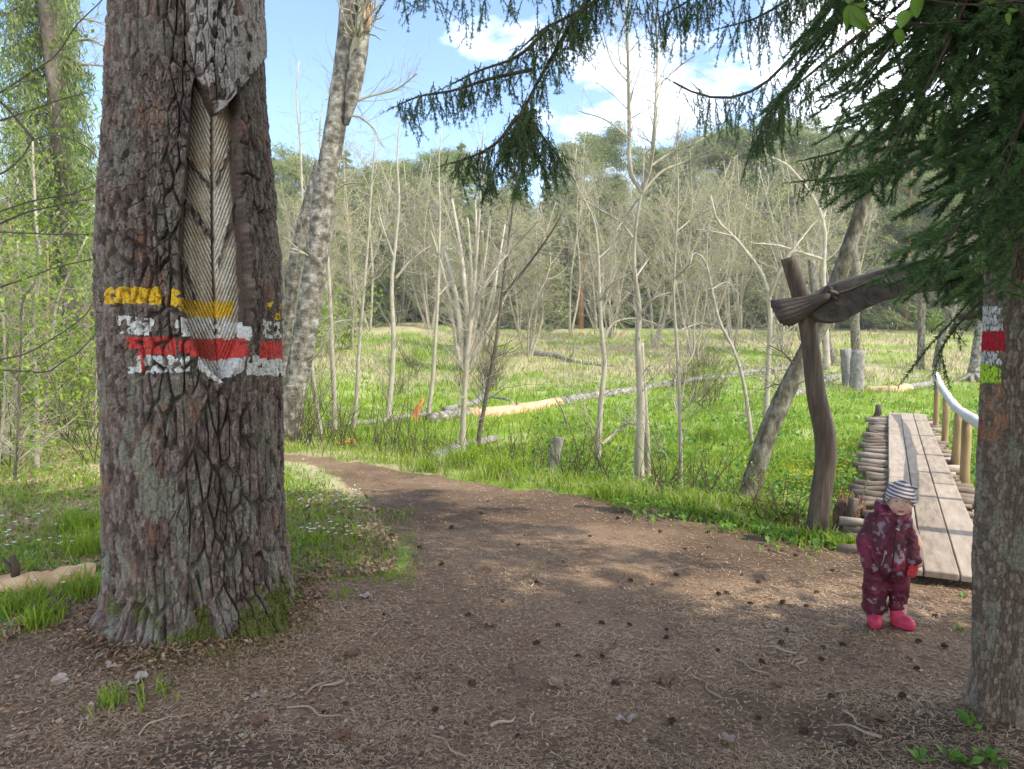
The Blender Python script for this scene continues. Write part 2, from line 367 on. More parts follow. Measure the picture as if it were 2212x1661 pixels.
# ------------------------------------------------------------------ terrain
def flat(px, py): return at_z(np.asarray(px, float), np.asarray(py, float), 0.0)
PINE_C = np.array([-1.755, 4.0]); PCR = 1.0
EDGE = [(600, 978), (640, 984), (760, 1000), (900, 1025), (1050, 1045), (1180, 1062), (1300, 1082), (1450, 1100), (1560, 1128), (1680, 1155), (1760, 1162), (1850, 1172), (1990, 1200), (2150, 1220)]
_e = flat(*np.array(EDGE, float).T); _o = np.argsort(_e[:, 0])
EDX, EDY = np.r_[-40, -8, _e[_o, 0], 9, 40], np.r_[22, 11.2, _e[_o, 1], 3.6, 3.0]
def ye(x): return np.interp(x, EDX, EDY)
def hs(x, y):
    """terrain height without the fine noise"""
    x = np.asarray(x, float); y = np.asarray(y, float)
    t = y - ye(x)
    z = -0.42 * smooth(.15, 3.6, t) * smooth(-6.5, -3.0, x)
    z = z - .33 * np.exp(-((t - .95) / .5)**2) * smooth(1.7, 2.5, x) * smooth(7.5, 5.5, x)
    z = z + 2.5 * smooth(17, 62, y) + 7.5 * smooth(58, 150, y) + .5 * smooth(-7, -22, x) * smooth(6, 22, y)
    z = z + .10 * np.exp(-((x - PINE_C[0])**2 + (y - PINE_C[1])**2) / .85**2) + .06 * np.exp(-((x - 2.0)**2 + (y - 2.9)**2) / .45**2)
    return z
def h(x, y):
    x = np.asarray(x, float); y = np.asarray(y, float); t = y - ye(x)
    far = smooth(.3, 2.5, t)
    return hs(x, y) + (.05 * (fbm(x * .6, y * .6, 3) - .5) + .016 * (fbm(x * 5, y * 5, 4) - .5)) + far * (.16 * (fbm(x * .9, y * .9, 8) - .5) + .08 * (fbm(x * 3, y * 3, 9) - .5))
def gp(px, py):
    """where the ray through a picture point meets the ground"""
    d = ray(px, py); shp = d.shape[:-1]; d = d.reshape(-1, 3)
    lo = np.full(len(d), .5); ts = .5 * 1.13**np.arange(48); hit = np.zeros(len(d), bool); a = lo.copy(); b = np.full(len(d), ts[-1])
    for t0, t1 in zip(ts[:-1], ts[1:]):
        below = (~hit) & (CAM_H + d[:, 2] * t1 < hs(d[:, 0] * t1, d[:, 1] * t1))
        a = np.where(below, t0, a); b = np.where(below, t1, b); hit |= below
    for _ in range(16):
        m = (a + b) / 2; below = CAM_H + d[:, 2] * m < hs(d[:, 0] * m, d[:, 1] * m)
        b = np.where(below, m, b); a = np.where(below, a, m)
    P = np.array([0, 0, CAM_H]) + d * b[:, None]
    P[:, 2] = h(P[:, 0], P[:, 1]); P = np.where(hit[:, None], P, np.nan)
    return P.reshape(*shp, 3)
PATH_PX = [(560, 975), (640, 984), (760, 1000), (900, 1025), (1050, 1045), (1180, 1062), (1300, 1082), (1450, 1100), (1560, 1128), (1680, 1155), (1760, 1162), (1850, 1172), (1990, 1200), (2150, 1220), (2400, 1240), (2900, 1400), (2900, 2300)]
PATH_PX2 = [(-700, 2300), (-500, 1480), (0, 1400), (70, 1370), (140, 1330), (215, 1300), (420, 1330), (620, 1290), (720, 1255), (850, 1245), (880, 1205), (845, 1150), (820, 1100), (760, 1045), (660, 1003), (560, 990)]
PATH = [tuple(p[:2]) for p in flat(*np.array(PATH_PX, float).T)] + [(9, -14), (-9, -14)] + [tuple(p[:2]) for p in flat(*np.array(PATH_PX2, float).T)]
def onpath(x, y, n=.12):
    return inpoly(x + n * 2 * (fbm(x * 3, y * 3, 21) - .5), y + n * 3 * (fbm(x * 3, y * 3, 22) - .5), PATH)
def graded(a, b, lo, hi, step, grow):
    c = list(np.arange(a, b, step)); s = step
    while c[-1] < hi: s *= grow; c.append(c[-1] + s)
    s = step; f = [c[0]]
    while f[-1] > lo: s *= grow; f.append(f[-1] - s)
    return np.array(f[:0:-1] + c)
gx = graded(-4.2, 4.6, -170, 170, .035, 1.06); gy = graded(1.0, 9.5, -16, 230, .035, 1.045)
X, Y = np.meshgrid(gx, gy); Z = h(X, Y)
near = smooth(12, 7, np.hypot(X, Y))
Z = Z + near * .014 * (fbm(X * 14, Y * 14, 31) - .5) + near * .010 * (fbm(X * 40, Y * 40, 32) - .5)
GV = np.stack([X, Y, Z], -1).reshape(-1, 3)
T_ = Y - ye(X)
n1 = fbm(X * .5, Y * .5, 41)[..., None]; n2 = fbm(X * 2.2, Y * 2.2, 42)[..., None]; n3 = fbm(X * 9, Y * 9, 43)[..., None]
soil = np.array([.150, .094, .057]) * (.75 + .5 * n3) + smooth(.5, .8, n2) * np.array([.05, .035, .025])
leaf = np.array([.29, .19, .11]) * (.7 + .6 * n3)
gg = np.array([.18, .27, .03]) * (.7 + .6 * n2) ; gd = np.array([.36, .31, .17]) * (.75 + .5 * n2)
pathc = soil * .65 + leaf * .35
darkp = smooth(.52, .68, fbm(X * .55 + 3, Y * .8, 44))[..., None] * .45; pathc = pathc * (1 - darkp)
dry = np.clip(smooth(.50, .72, n2) * .55 + smooth(20, 30, Y)[..., None] * smooth(70, 50, Y)[..., None] * smooth(.30, .6, n1) * .9 + smooth(-.6, -1.6, X)[..., None] * smooth(14, 9, Y)[..., None] * (.25 + .5 * smooth(.38, .62, n2)), 0, .95)
gcol = gg * (1 - dry) + gd * dry
wood_ = smooth(48, 62, Y)[..., None]; gcol = gcol * (1 - wood_) + np.array([.07, .065, .035]) * wood_
mud = (smooth(.6, .3, np.abs(T_ - .95)) * smooth(1.8, 2.5, X) * smooth(7.5, 5.5, X))[..., None]; gcol = gcol * (1 - mud) + np.array([.05, .04, .03]) * mud
GC = np.where(onpath(X, Y)[..., None], pathc, gcol).reshape(-1, 3)
ny, nx = X.shape
i, j = np.meshgrid(np.arange(ny - 1), np.arange(nx - 1), indexing='ij')
GQ = np.stack([i * nx + j, i * nx + j + 1, (i + 1) * nx + j + 1, (i + 1) * nx + j], -1).reshape(-1, 4)
fc = GV[GQ].mean(1); onp = onpath(fc[:, 0], fc[:, 1])
def submesh(V, Q, keep, C):
    q = Q[keep]; u, inv = np.unique(q, return_inverse=True)
    return V[u], inv.reshape(-1, 4), C[u]
for nm, k in (('path', onp), ('ground', ~onp)):
    v, q, c = submesh(GV, GQ, k, GC)
    tag(MB().add(v, q, None, .5, c).obj(nm, m_soil), kind='structure')
# a little standing water in the ditch beside the footbridge
wx = np.linspace(2.0, 6.6, 24); wy = ye(wx) + .95
wv = np.concatenate([np.stack([wx, wy - .33, 0 * wx - .40], -1), np.stack([wx, wy + .33, 0 * wx - .40], -1)])
wq = np.array([[k, k + 1, 25 + k, 24 + k] for k in range(23)])
m_water, _nt, _b = mat_base('ditch_water'); _b.inputs['Base Color'].default_value = (.03, .028, .02, 1); _b.inputs['Roughness'].default_value = .06
tag(MB().add(wv, wq).obj('water', m_water), kind='structure')
# ------------------------------------------------------------------ the old pine
yT = np.array([-40, 0, 200, 400, 560, 700, 850, 1000, 1150, 1260, 1300, 1340, 1380.])
xLp = np.array([239, 237, 228, 218, 212, 218, 222, 228, 230, 232, 226, 214, 200.])
xRp = np.array([556, 558, 570, 587, 598, 602, 603, 606, 610, 618, 624, 630, 636.])
def fit_trunk(yT, xL, xR, cyw):
    dl, dr = ray(xL, yT), ray(xR, yT)
    al, ar = np.arctan2(dl[:, 0], dl[:, 1]), np.arctan2(dr[:, 0], dr[:, 1])
    mid, half = (al + ar) / 2, (ar - al) / 2
    cx = cyw * np.tan(mid); D = np.hypot(cx, cyw); r = D * np.sin(half)
    s = D * np.cos(half); z = CAM_H + s * (dl[:, 2] / np.hypot(dl[:, 0], dl[:, 1]) + dr[:, 2] / np.hypot(dr[:, 0], dr[:, 1])) / 2
    o = np.argsort(z); return z[o], cx[o], r[o]
tz, tcx, tr = fit_trunk(yT, xLp, xRp, 4.0)
def worl_bark(s, z, cw, ch, depth, seed):
    ws = s + .030 * (fbm(s * 7, z * 3.5, seed) - .5) + .05 * (fbm(s * 2.2, z * 1.1, seed + 1) - .5)
    wz = z + .16 * (fbm(s * 6, z * 3, seed + 2) - .5)
    f1, f2, pid = worley(ws / cw, wz / ch, seed + 3)
    e = f2 - f1
    deep = smooth(.40, .62, fbm(s * 5 + 3, z * 2.2, seed + 20)) * .85 + .15
    h1, h2, hid = worley((s + .03 * fbm(s * 9, z * 6, seed + 21)) / (cw * .62), (z + .08 * fbm(s * 8, z * 5, seed + 22)) / (ch * .45), seed + 23)
    crack = np.maximum((1 - smooth(.01, .21, e)) * deep, (1 - smooth(.0, .12, h2 - h1)) * .45 * smooth(.40, .55, fbm(s * 6, z * 4, seed + 24)))
    plate = 1 - crack
    pid = .6 * pid + .4 * hid
    g1, g2, fid = worley((s + .02 * fbm(s * 20, z * 20, seed + 6)) / .026, (z + .03 * fbm(s * 14, z * 14, seed + 7)) / .042, seed + 4)
    flake = smooth(0, .22, g2 - g1)
    k1, k2, kid = worley((s + .01 * fbm(s * 40, z * 40, seed + 16)) / .011, (z + .015 * fbm(s * 30, z * 30, seed + 17)) / .016, seed + 14)
    rel = plate * (depth * (.70 + .6 * pid)) + plate * (.0085 * fid * (.5 + .5 * flake) + .0050 * kid * smooth(0, .15, k2 - k1)) + .010 * (fbm(s * 26, z * 18, seed + 5) - .5)
    return rel, plate, pid, fid, kid
nphi_b = 60
phi = np.concatenate([np.linspace(-1.85, -.16, 250)[:-1], np.linspace(-.16, .86, 420)[:-1], np.linspace(.86, 1.85, 160), np.linspace(1.85, 2 * math.pi - 1.85, nphi_b + 2)[1:-1]])
zz = np.concatenate([np.linspace(-.12, 1.35, 430)[:-1], np.linspace(1.35, 2.95, 760)[:-1], np.linspace(2.95, 3.4, 130), np.linspace(3.4, 4.6, 40)[1:]])
PH, ZZ = np.meshgrid(phi, zz)
cxz = np.interp(zz, tz, tcx)[:, None]; rz_ = np.interp(zz, tz, tr)[:, None]
e0 = unit(-PINE_C); e1 = np.array([-e0[1], e0[0]])
dirx = np.cos(PH) * e0[0] + np.sin(PH) * e1[0]; diry = np.cos(PH) * e0[1] + np.sin(PH) * e1[1]
lob = lambda a, w: np.exp(-((np.angle(np.exp(1j * (PH - a)))) / w)**2)
flare = np.exp(-np.clip(ZZ + .02, 0, 9) / .13) * (.02 + .17 * lob(.62, .30) + .05 * lob(-.35, .35) + .05 * lob(1.45, .3) + .10 * lob(-1.35, .35) + .12 * lob(2.6, .4) + .1 * lob(-2.5, .4)) \
    + np.exp(-np.clip(ZZ, 0, 9) / .45) * .03 * lob(.62, .35)
S = PH * .48
rad0 = rz_ + flare + .012 * (fbm(PH * 2.2 + 9, ZZ * 1.2, 51) - .5)
bx = cxz + rad0 * dirx; by = 4.0 + rad0 * diry
px, py = proj(np.stack([bx, by, ZZ], -1)); front = np.cos(PH) > .05
hcell = np.where(ZZ < 1.0, .30, .22)
ZW = np.where(ZZ < 1.2, ZZ * .62, ZZ * .90 - .336); rel, plate, pid, fid, kid_ = worl_bark(S, ZW, .056, .15, .034, 60)
rel2, plate2, pid2, fid2, _ = worl_bark(S, ZZ, .035, .065, .010, 90)
upper = smooth(430, 250, py) * .35
rel = rel * (1 - upper) + rel2 * upper
# the cut face with its chevron grooves
SCAR = [(420, 164), (415, 191), (408, 273), (403, 342), (398, 410), (388, 496), (385, 567), (386, 591), (390, 660), (398, 704), (410, 738), (431, 776), (461, 810), (484, 829), (494, 808), (509, 779), (526, 742), (534, 694), (537, 653), (531, 591), (530, 540), (526, 513), (517, 410), (513, 308), (513, 212), (509, 193), (496, 212), (479, 236), (468, 241), (455, 221), (437, 186), (427, 171)]
STRIPS = [[(402, 330), (425, 356), (460, 396), (461, 404), (430, 372), (402, 344)], [(395, 420), (430, 458), (464, 508), (463, 520), (425, 474), (394, 438)], [(514, 306), (490, 362), (474, 398), (472, 388), (492, 348), (512, 296)], [(522, 415), (528, 428), (509, 490), (490, 540), (478, 580), (477, 566), (496, 500), (514, 440)], [(388, 548), (402, 570), (422, 640), (428, 668), (415, 640), (388, 566)]]
THIN = None
wpx = px + 5 * (fbm(S * 30, ZZ * 30, 71) - .5); wpy = py + 8 * (fbm(S * 30, ZZ * 30, 72) - .5)
scar = inpoly(wpx, wpy, SCAR) & front
face_ = scar.copy()
for st_ in STRIPS: scar &= ~inpoly(wpx, wpy, st_)
dsc = polydist(px, py, SCAR)
xc = np.interp(py, [150, 240, 400, 567, 680, 830], [467, 468, 467, 468, 474, 484])
sdx = px - xc
gl = np.sin((py - 1.9 * px) / 17.0 * 2 * math.pi + 2.5 * fbm(px * .05, py * .03, 73)); gr = np.sin((py + 2.3 * px) / 19.0 * 2 * math.pi + 2.5 * fbm(px * .05, py * .03, 74))
groove = np.where(sdx < 0, gl, gr * .55)
gstr = np.clip(.35 + .9 * fbm(px * .02, py * .012, 75), 0, 1.2)
dscs = np.where(sdx > 0, .024, .038); screl = -dscs * smooth(0, 5, dsc) - .006 + smooth(3, 16, dsc) * .0075 * groove * gstr - .016 * smooth(5, 1, np.abs(sdx)) + .004 * (fbm(S * 60, ZZ * 8, 76) - .5)
rim = front * (~inpoly(px, py, SCAR)) * smooth(34, 0, dsc) * smooth(150, 260, py) * smooth(860, 790, py)
rel = rel + .022 * rim + .016 * rim * (fbm(S * 40, ZZ * 40, 77) - .3) * smooth(500, 515, px)
tong = front * inpoly(px, py, [(400, -60), (560, -60), (566, 120), (535, 165), (505, 200), (470, 246), (425, 165), (402, 60)])
rel = rel + .018 * tong
rel = np.where(scar, screl, rel); strip = face_ & ~scar; rel = np.where(strip, -.024 + .6 * (rel - .02), rel)
rad = rad0 + rel - .022
PV = np.stack([cxz + rad * dirx, 4.0 + rad * diry, ZZ], -1)
# bark colours, some light and shade painted in : grey brown plates, reddish flakes, grey green lichen, paint
def lerp(a, b, t): return a * (1 - t[..., None]) + np.asarray(b) * t[..., None]
C = np.zeros(PH.shape + (3,)) + np.array([.110, .078, .062])
C = lerp(C, [.185, .142, .122], smooth(.45, .95, fid)); C = lerp(C, [.048, .034, .028], smooth(.40, .05, fid) * .8)
C = C * .86 * (.60 + .80 * kid_)[..., None]
C = lerp(C, [.175, .085, .055], smooth(.56, .78, fbm(S * 9, ZZ * 5, 81)) * .75 * smooth(.3, .7, pid))
C = lerp(C, [.045, .032, .026], smooth(.6, .1, plate) * .8)  # fissures darkened, their shade painted into the bark colour
lich = smooth(.50, .66, fbm(S * 12, ZZ * 5, 82) + .12 * smooth(.9, .3, plate)) * (.35 + .65 * smooth(700, 1000, py)) * (.5 + .5 * smooth(420, 300, px))
C = lerp(C, [.175, .18, .135], lich * .75)
C = lerp(C, [.37, .325, .30], tong * .85 * smooth(.2, .6, fid + .2))
C = lerp(C, [.20, .16, .145], front * smooth(540, 580, px) * smooth(700, 500, py) * .5)  # right flank lightened, light from that side painted in
moss = smooth(.46, .62, fbm(S * 10, ZZ * 10, 83) + .42 * smooth(.40, .0, ZZ) * lob(.75, .60) + .30 * smooth(.18, .0, ZZ) - .14) * smooth(.46, .1, ZZ)
C = lerp(C, [.095, .11, .022], moss * .85)
SC = np.zeros(PH.shape + (3,)) + np.array([.44, .37, .28])
SC = lerp(SC, [.58, .525, .43], smooth(.4, .65, fbm(px * .03, py * .006, 84)))
SC = lerp(SC, [.10, .07, .045], smooth(1.2, 4.5, np.abs(sdx)) * -1 + 1); SC = lerp(SC, [.12, .085, .055], smooth(.5, -.8, groove) * .9 * gstr.clip(0, 1) * np.where(sdx < 0, 1, .6))  # groove hollows and centre line darkened, shade painted on the wood
SC = lerp(SC, [.33, .235, .15], smooth(.55, .75, fbm(px * .02, py * .02, 85)) * .5)
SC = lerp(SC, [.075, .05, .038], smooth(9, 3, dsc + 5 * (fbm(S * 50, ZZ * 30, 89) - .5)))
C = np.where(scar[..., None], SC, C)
# trail paint
pn = fbm(S * 34, ZZ * 34, 86); pn2 = fbm(S * 9, ZZ * 9, 87)
raised = np.where(scar, smooth(-1.0, -.45, groove), smooth(.25, .6, plate))
pn = fbm(S * 44, ZZ * 34, 86, 3)
def band(xs, ys, hw, thr):
    yc = np.interp(px, xs, ys); hh = np.interp(px, xs, hw)
    return front & (px > xs[0]) & (px < xs[-1]) & (np.abs(py + 12 * (pn - .5) + 8 * (pn2 - .5) - yc) < hh) & (raised * (.55 + .9 * pn2) + .75 * (pn - .5) + .55 * (fbm(S * 16, ZZ * 16, 96) - .5) > thr)
yel = band([222, 350], [640, 642], [17, 18], .98) | band([371, 389], [642, 648], [19, 19], .80) | band([389, 420, 479], [655, 666, 668], [14, 17, 18], .50) | band([480, 516], [667, 667], [16, 16], .25) | band([572, 602], [668, 672], [14, 24], 1.06)
whi = band([262, 345, 390], [703, 708, 700], [20, 18, 8], 1.04) | band([392, 430, 532], [704, 706, 716], [18, 24, 18], .80) | band([560, 602], [712, 715], [18, 18], 1.0)
red = band([278, 382], [748, 748], [19, 19], .86) | band([388, 410], [745, 748], [14, 12], .7) | band([410, 470, 527], [752, 756, 752], [19, 24, 22], .36) | band([555, 603], [755, 757], [19, 19], .9)
whi |= band([284, 410], [788, 787], [19, 17], .95) | band([425, 470, 522], [783, 802, 786], [14, 24, 18], .62) | band([528, 603], [790, 792], [20, 20], .93)
whi &= ~(red | yel)
drip = front & (np.abs(px - 311) < 2.2) & (py > 762) & (py < 806); red |= drip
nv, nh = PH.shape
i, j = np.meshgrid(np.arange(nv - 1), np.arange(nh), indexing='ij'); j2 = (j + 1) % nh
PQ = np.stack([i * nh + j, i * nh + j2, (i + 1) * nh + j2, (i + 1) * nh + j], -1).reshape(-1, 4)
PVf = PV.reshape(-1, 3); PCf = C.reshape(-1, 3)
def fmask(m): return m.reshape(-1)[PQ].sum(1) >= 2
fy, fw, fr, fs = fmask(yel), fmask(whi), fmask(red), fmask(scar)
fr_ = fr; fy_ = fy & ~fr; fw_ = fw & ~fr & ~fy; fs_ = fs & ~(fr | fy | fw); ft_ = ~(fr | fy | fw | fs)
pine = empty('old_pine', (0, 0, 0))
tag(pine, 'thick old pine trunk with a carved bare face and yellow, white and red paint bands', 'pine tree')
def pinepart(nm, k, col=None, label=None):
    v, q, c = submesh(PVf, PQ, k, PCf)
    if col is not None: c = np.asarray(col) * (.85 + .3 * fbm(v[:, 0] * 40 + v[:, 1] * 31, v[:, 2] * 40, 88))[:, None] * np.ones((1, 3))
    o = MB().add(v, q, None, .5, c).obj(nm, m_bark_col, pine)
    if label: o['label'] = label
pinepart('trunk', ft_)
pinepart('carved_face', fs_, None, 'bare wood face cut with chevron grooves')
pinepart('paint_band', fy_, [.55, .34, .02], 'patchy yellow paint band')
up_ = (py.reshape(-1)[PQ].mean(1) < np.interp(px.reshape(-1)[PQ].mean(1), [250, 390, 430, 470, 530, 602], [748, 748, 752, 756, 752, 757]))
pinepart('paint_band', fw_ & up_, [.50, .495, .47], 'flaking upper white paint band')
pinepart('paint_band', fw_ & ~up_, [.50, .495, .47], 'flaking lower white paint band')
pinepart('paint_band', fr_, [.42, .045, .035], 'red paint band between the white ones')
# pine above the picture : upper trunk and a crown that shades the clearing
mb = MB(); zt = np.linspace(4.5, 15, 14)
tube(mb, np.stack([np.interp(zt, [0, 3.3, 15], [-1.70, -1.76, -1.6]), 0 * zt + 4.0, zt], -1), np.linspace(.41, .10, 14), 14)
mb.obj('upper_trunk', m_pinered, pine)
mb = MB(); lb = MB()
for k in range(34):
    a = rng.uniform(0, 6.28); z0 = rng.uniform(8.2, 15); ln = rng.uniform(1.2, 3.0) * (1 - (z0 - 8) / 12)
    P = np.array([[-1.7, 4, z0], [-1.7 + ln * .6 * math.cos(a), 4 + ln * .6 * math.sin(a), z0 + .1 * ln], [-1.7 + ln * math.cos(a), 4 + ln * math.sin(a), z0 + .35 * ln]])
    tube(mb, spline(P, 6), np.linspace(.05, .012, 6), 5)
    for q in range(9):
        c = P[1] * (1 - q / 8) + P[2] * q / 8 + rng.normal(size=3) * .22
        n = 60; D = unit(rng.normal(size=(n, 3)) + [0, 0, .5]); leaves(lb, c + D * rng.uniform(.05, .22, (n, 1)), .16, .025, rng.uniform(0, 1, n), D=D)
mb.obj('limbs', m_pinered, pine); lb.obj('crown', m_conif, pine)
# moss cushions at the foot of the pine
mb = MB(); k = np.where((moss.reshape(-1) > .55) & (ZZ.reshape(-1) < .34) & (np.abs(PH.reshape(-1)) < 1.8))[0]
k = rng.choice(k, min(len(k), 9000)); nrm = np.stack([dirx, diry, 0 * dirx + .4], -1).reshape(-1, 3)[k]
leaves(mb, PVf[k] + unit(nrm) * .005, rng.uniform(.008, .022, len(k)), .005, rng.uniform(0, 1, len(k)), D=unit(nrm) + rng.normal(size=(len(k), 3)) * .5)
m_moss = M('moss', [(.055, .065, .012), (.12, .135, .022), (.21, .20, .035)], nscale=9, amix=.6, lo=.1, hi=.9)
mb.obj('moss', m_moss, pine)['label'] = 'yellow green moss on the roots'
# ------------------------------------------------------------------ the spruce on the right edge
SP = np.array([1.985, 2.9])
sy = np.array([-60, 0, 150, 400, 660, 800, 1000, 1200, 1450, 1520, 1560, 1600, 1640, 1680.])
sxL = np.array([2158, 2156, 2150, 2138, 2124, 2119, 2109, 2099, 2101, 2097, 2088, 2074, 2062, 2050.])
dl = ray(sxL, sy); aL = np.arctan2(dl[:, 0], dl[:, 1]); D = math.hypot(*SP)
sr = D * np.sin(math.atan2(SP[0], SP[1]) - aL); sz = CAM_H + np.sqrt(D**2 - sr**2) * dl[:, 2] / np.hypot(dl[:, 0], dl[:, 1])
o = np.argsort(sz); sz, sr = sz[o], sr[o]
phi = np.linspace(-math.pi, math.pi, 560, endpoint=False); zz = np.linspace(-.06, 3.3, 820)
PH, ZZ = np.meshgrid(phi, zz); e0 = unit(-SP); e1 = np.array([-e0[1], e0[0]])
dirx = np.cos(PH) * e0[0] + np.sin(PH) * e1[0]; diry = np.cos(PH) * e0[1] + np.sin(PH) * e1[1]
rz_ = np.interp(zz, sz, sr)[:, None]; S = PH * .2
f1, f2, pid = worley((S + .012 * fbm(S * 18, ZZ * 12, 101)) / .024, (ZZ + .02 * fbm(S * 15, ZZ * 10, 102)) / .034, 103)
g1, g2, gid = worley((S + .02 * fbm(S * 9, ZZ * 5, 106)) / .055, (ZZ + .05 * fbm(S * 9, ZZ * 5, 107)) / .15, 108)
plate = smooth(.0, .22, f2 - f1) * (.35 + .65 * smooth(.0, .12, g2 - g1))
lob = lambda a, w: np.exp(-((np.angle(np.exp(1j * (PH - a)))) / w)**2)
rad = rz_ + plate * (.0055 + .0045 * pid) + .006 * (fbm(S * 40, ZZ * 30, 104) - .5) + .012 * (fbm(PH * 2, ZZ * 2, 105) - .5) - .006 + np.exp(-np.clip(ZZ - .03, 0, 9) / .07) * .05 * (lob(-1.6, .3) + lob(-.5, .3) + lob(.6, .3))
PVf = np.stack([SP[0] + rad * dirx, SP[1] + rad * diry, ZZ], -1)
px, py = proj(PVf); PVf = PVf.reshape(-1, 3)
C = np.zeros(PH.shape + (3,)) + np.array([.105, .076, .051]); C = lerp(C, [.20, .155, .113], smooth(.3, .9, pid)); C = lerp(C, [.05, .037, .03], smooth(.5, .0, plate) * .5)
C = lerp(C, [.18, .18, .13], smooth(.52, .68, fbm(S * 14, ZZ * 8, 111)) * .6)
C = lerp(C, [.26, .13, .07], (inpoly(px, py, [(2118, 820), (2160, 820), (2190, 900), (2150, 960), (2112, 940)])) * smooth(.4, .6, fbm(S * 20, ZZ * 16, 112)) * .7)
front = np.cos(PH) > -.15; pn = fbm(S * 60, ZZ * 60, 113)
def blk(x0, x1, y0, y1, thr): return front & (px > x0 + 6 * (pn - .5)) & (px < x1 + 8 * (pn - .5)) & (py > y0 + 5 * (pn - .5)) & (py < y1 + 5 * (pn - .5)) & (plate * .8 + .8 * (pn - .5) > thr)
whi = blk(2100, 2166, 662, 716, .62) | blk(2100, 2164, 758, 788, .68); red = blk(2100, 2171, 715, 758, .30); grn = blk(2100, 2162, 787, 826, .45)
red |= blk(2100, 2122, 905, 950, .86)
nv, nh = PH.shape; i, j = np.meshgrid(np.arange(nv - 1), np.arange(nh), indexing='ij'); j2 = (j + 1) % nh
PQ = np.stack([i * nh + j, i * nh + j2, (i + 1) * nh + j2, (i + 1) * nh + j], -1).reshape(-1, 4); PCf = C.reshape(-1, 3)
fr, fg, fw = fmask(red), fmask(grn), fmask(whi); fg &= ~fr; fw &= ~(fr | fg)
up_ = py.reshape(-1)[PQ].mean(1) < 737
spruce = empty('spruce_tree', (0, 0, 0))
tag(spruce, 'dark spruce at the right edge with drooping needle boughs and painted trail blazes', 'spruce tree')
for nm, k, col, lab in (('trunk', ~(fr | fg | fw), None, None), ('paint_mark', fr, [.36, .012, .022], 'dark red paint block'), ('paint_mark', fg, [.33, .50, .03], 'lime green paint block'), ('paint_mark', fw & up_, [.50, .485, .46], 'worn upper white paint block'), ('paint_mark', fw & ~up_, [.50, .485, .46], 'worn lower white paint block')):
    v, q, c = submesh(PVf, PQ, k, PCf)
    if col is not None: c = np.asarray(col) * (.8 + .4 * fbm(v[:, 0] * 60 + v[:, 1] * 41, v[:, 2] * 60, 114))[:, None]
    ob = MB().add(v, q, None, .5, c).obj(nm, m_bark_col, spruce)
    if lab: ob['label'] = lab
mb = MB(); zt = np.linspace(3.25, 11.6, 12); tube(mb, np.stack([0 * zt + SP[0], 0 * zt + SP[1], zt], -1), np.linspace(np.interp(3.25, sz, sr) - .005, .02, 12), 12); mb.obj('upper_trunk', m_conbark, spruce)
# needle shoots
def shoot(L_, n, nl=.014, nw=.0016, spread=.9):
    t = rng.uniform(0.02, 1, n); a = rng.uniform(0, 6.283, n)
    d = unit(np.stack([np.full(n, .75), spread * np.cos(a), spread * np.sin(a) * .8 + .12], -1) + rng.normal(size=(n, 3)) * .1)
    b = np.stack([t * L_, 0 * t, 0 * t], -1); s = unit(np.cross(d, rng.normal(size=(n, 3)))) * nw
    l_ = nl * rng.uniform(.7, 1.15, n)[:, None]
    V = np.stack([b - s, b + s, b + d * l_], 1).reshape(-1, 3); T = np.arange(3 * n).reshape(-1, 3)
    st = 0.0022; sv = np.array([[0, st, 0], [0, -st * .5, st], [0, -st * .5, -st], [L_, 0, 0]])
    return np.vstack([V, sv]), np.vstack([T, np.array([[0, 1, 3], [1, 2, 3], [2, 0, 3]]) + 3 * n])
SH = shoot(.10, 125, nl=.022, nw=.0019); SHS = shoot(.10, 26, nl=.021, nw=.0026)
def bough(L_, hang=.35, dens=1.0, droop=.5, tmpl=SH, side=.42):
    """one drooping spruce bough along +X from the origin : returns (wood MB, needle MB)"""
    wb, nb = MB(), MB()
    x = np.linspace(0, 1, 9); ax = np.stack([x * L_, .05 * L_ * np.sin(x * 3), L_ * (.10 * x - droop * x**1.8 + .12 * x**4)], -1)
    tube(wb, ax, np.linspace(.011, .003, 9) * (L_ / 1.0)**.7, 5)
    Ps, Ds, Sc = [], [], []
    def chain(p, d, ln, grav, lvl):
        n = max(1, int(round(ln / .09))); q = p.copy(); pts = [p.copy()]
        for k in range(n):
            Ps.append(q.copy()); Ds.append(d.copy()); Sc.append(rng.uniform(.85, 1.1))
            q = q + d * .09; pts.append(q.copy())
            if lvl == 0 and rng.random() < .85 * dens:
                for sgn in (-1, 1):
                    if rng.random() < .75:
                        sd_ = unit(d * .8 + sgn * np.cross(d, [0, 0, 1]) * .8 + rng.normal(size=3) * .12 + [0, 0, -.25 * hang]); chain(q, sd_, rng.uniform(.07, .2) * (1 - k / (n + 1)), grav, 1)
            d = unit(d + np.array([0, 0, -grav]) + rng.normal(size=3) * .05)
        if lvl == 0 and len(pts) > 2: tube(wb, np.array(pts), np.linspace(.004, .0015, len(pts)), 3, cap=False)
    m = int(L_ / .07 * dens)
    for k in range(m):
        f = .12 + .88 * k / m; p = np.array([np.interp(f, x, ax[:, q]) for q in range(3)])
        sg = 1 if k % 2 else -1; fw_ = unit(np.array([.9, sg * .85, -hang * .8]) + rng.normal(size=3) * .12)
        chain(p, fw_, max(.1, side * L_ * (1 - f)**.75 * rng.uniform(.7, 1.1) * (.5 + f)), .10 * hang, 0)
    chain(ax[-1], unit(ax[-1] - ax[-2]), .15, .05, 0)
    Ps, Ds = np.array(Ps), np.array(Ds); Rm = rot_to(Ds)
    inst(nb, tmpl[0], tmpl[1], Rm, Ps, np.array(Sc), np.clip(rng.normal(.5, .25, len(Ps)), 0, 1))
    return wb, nb
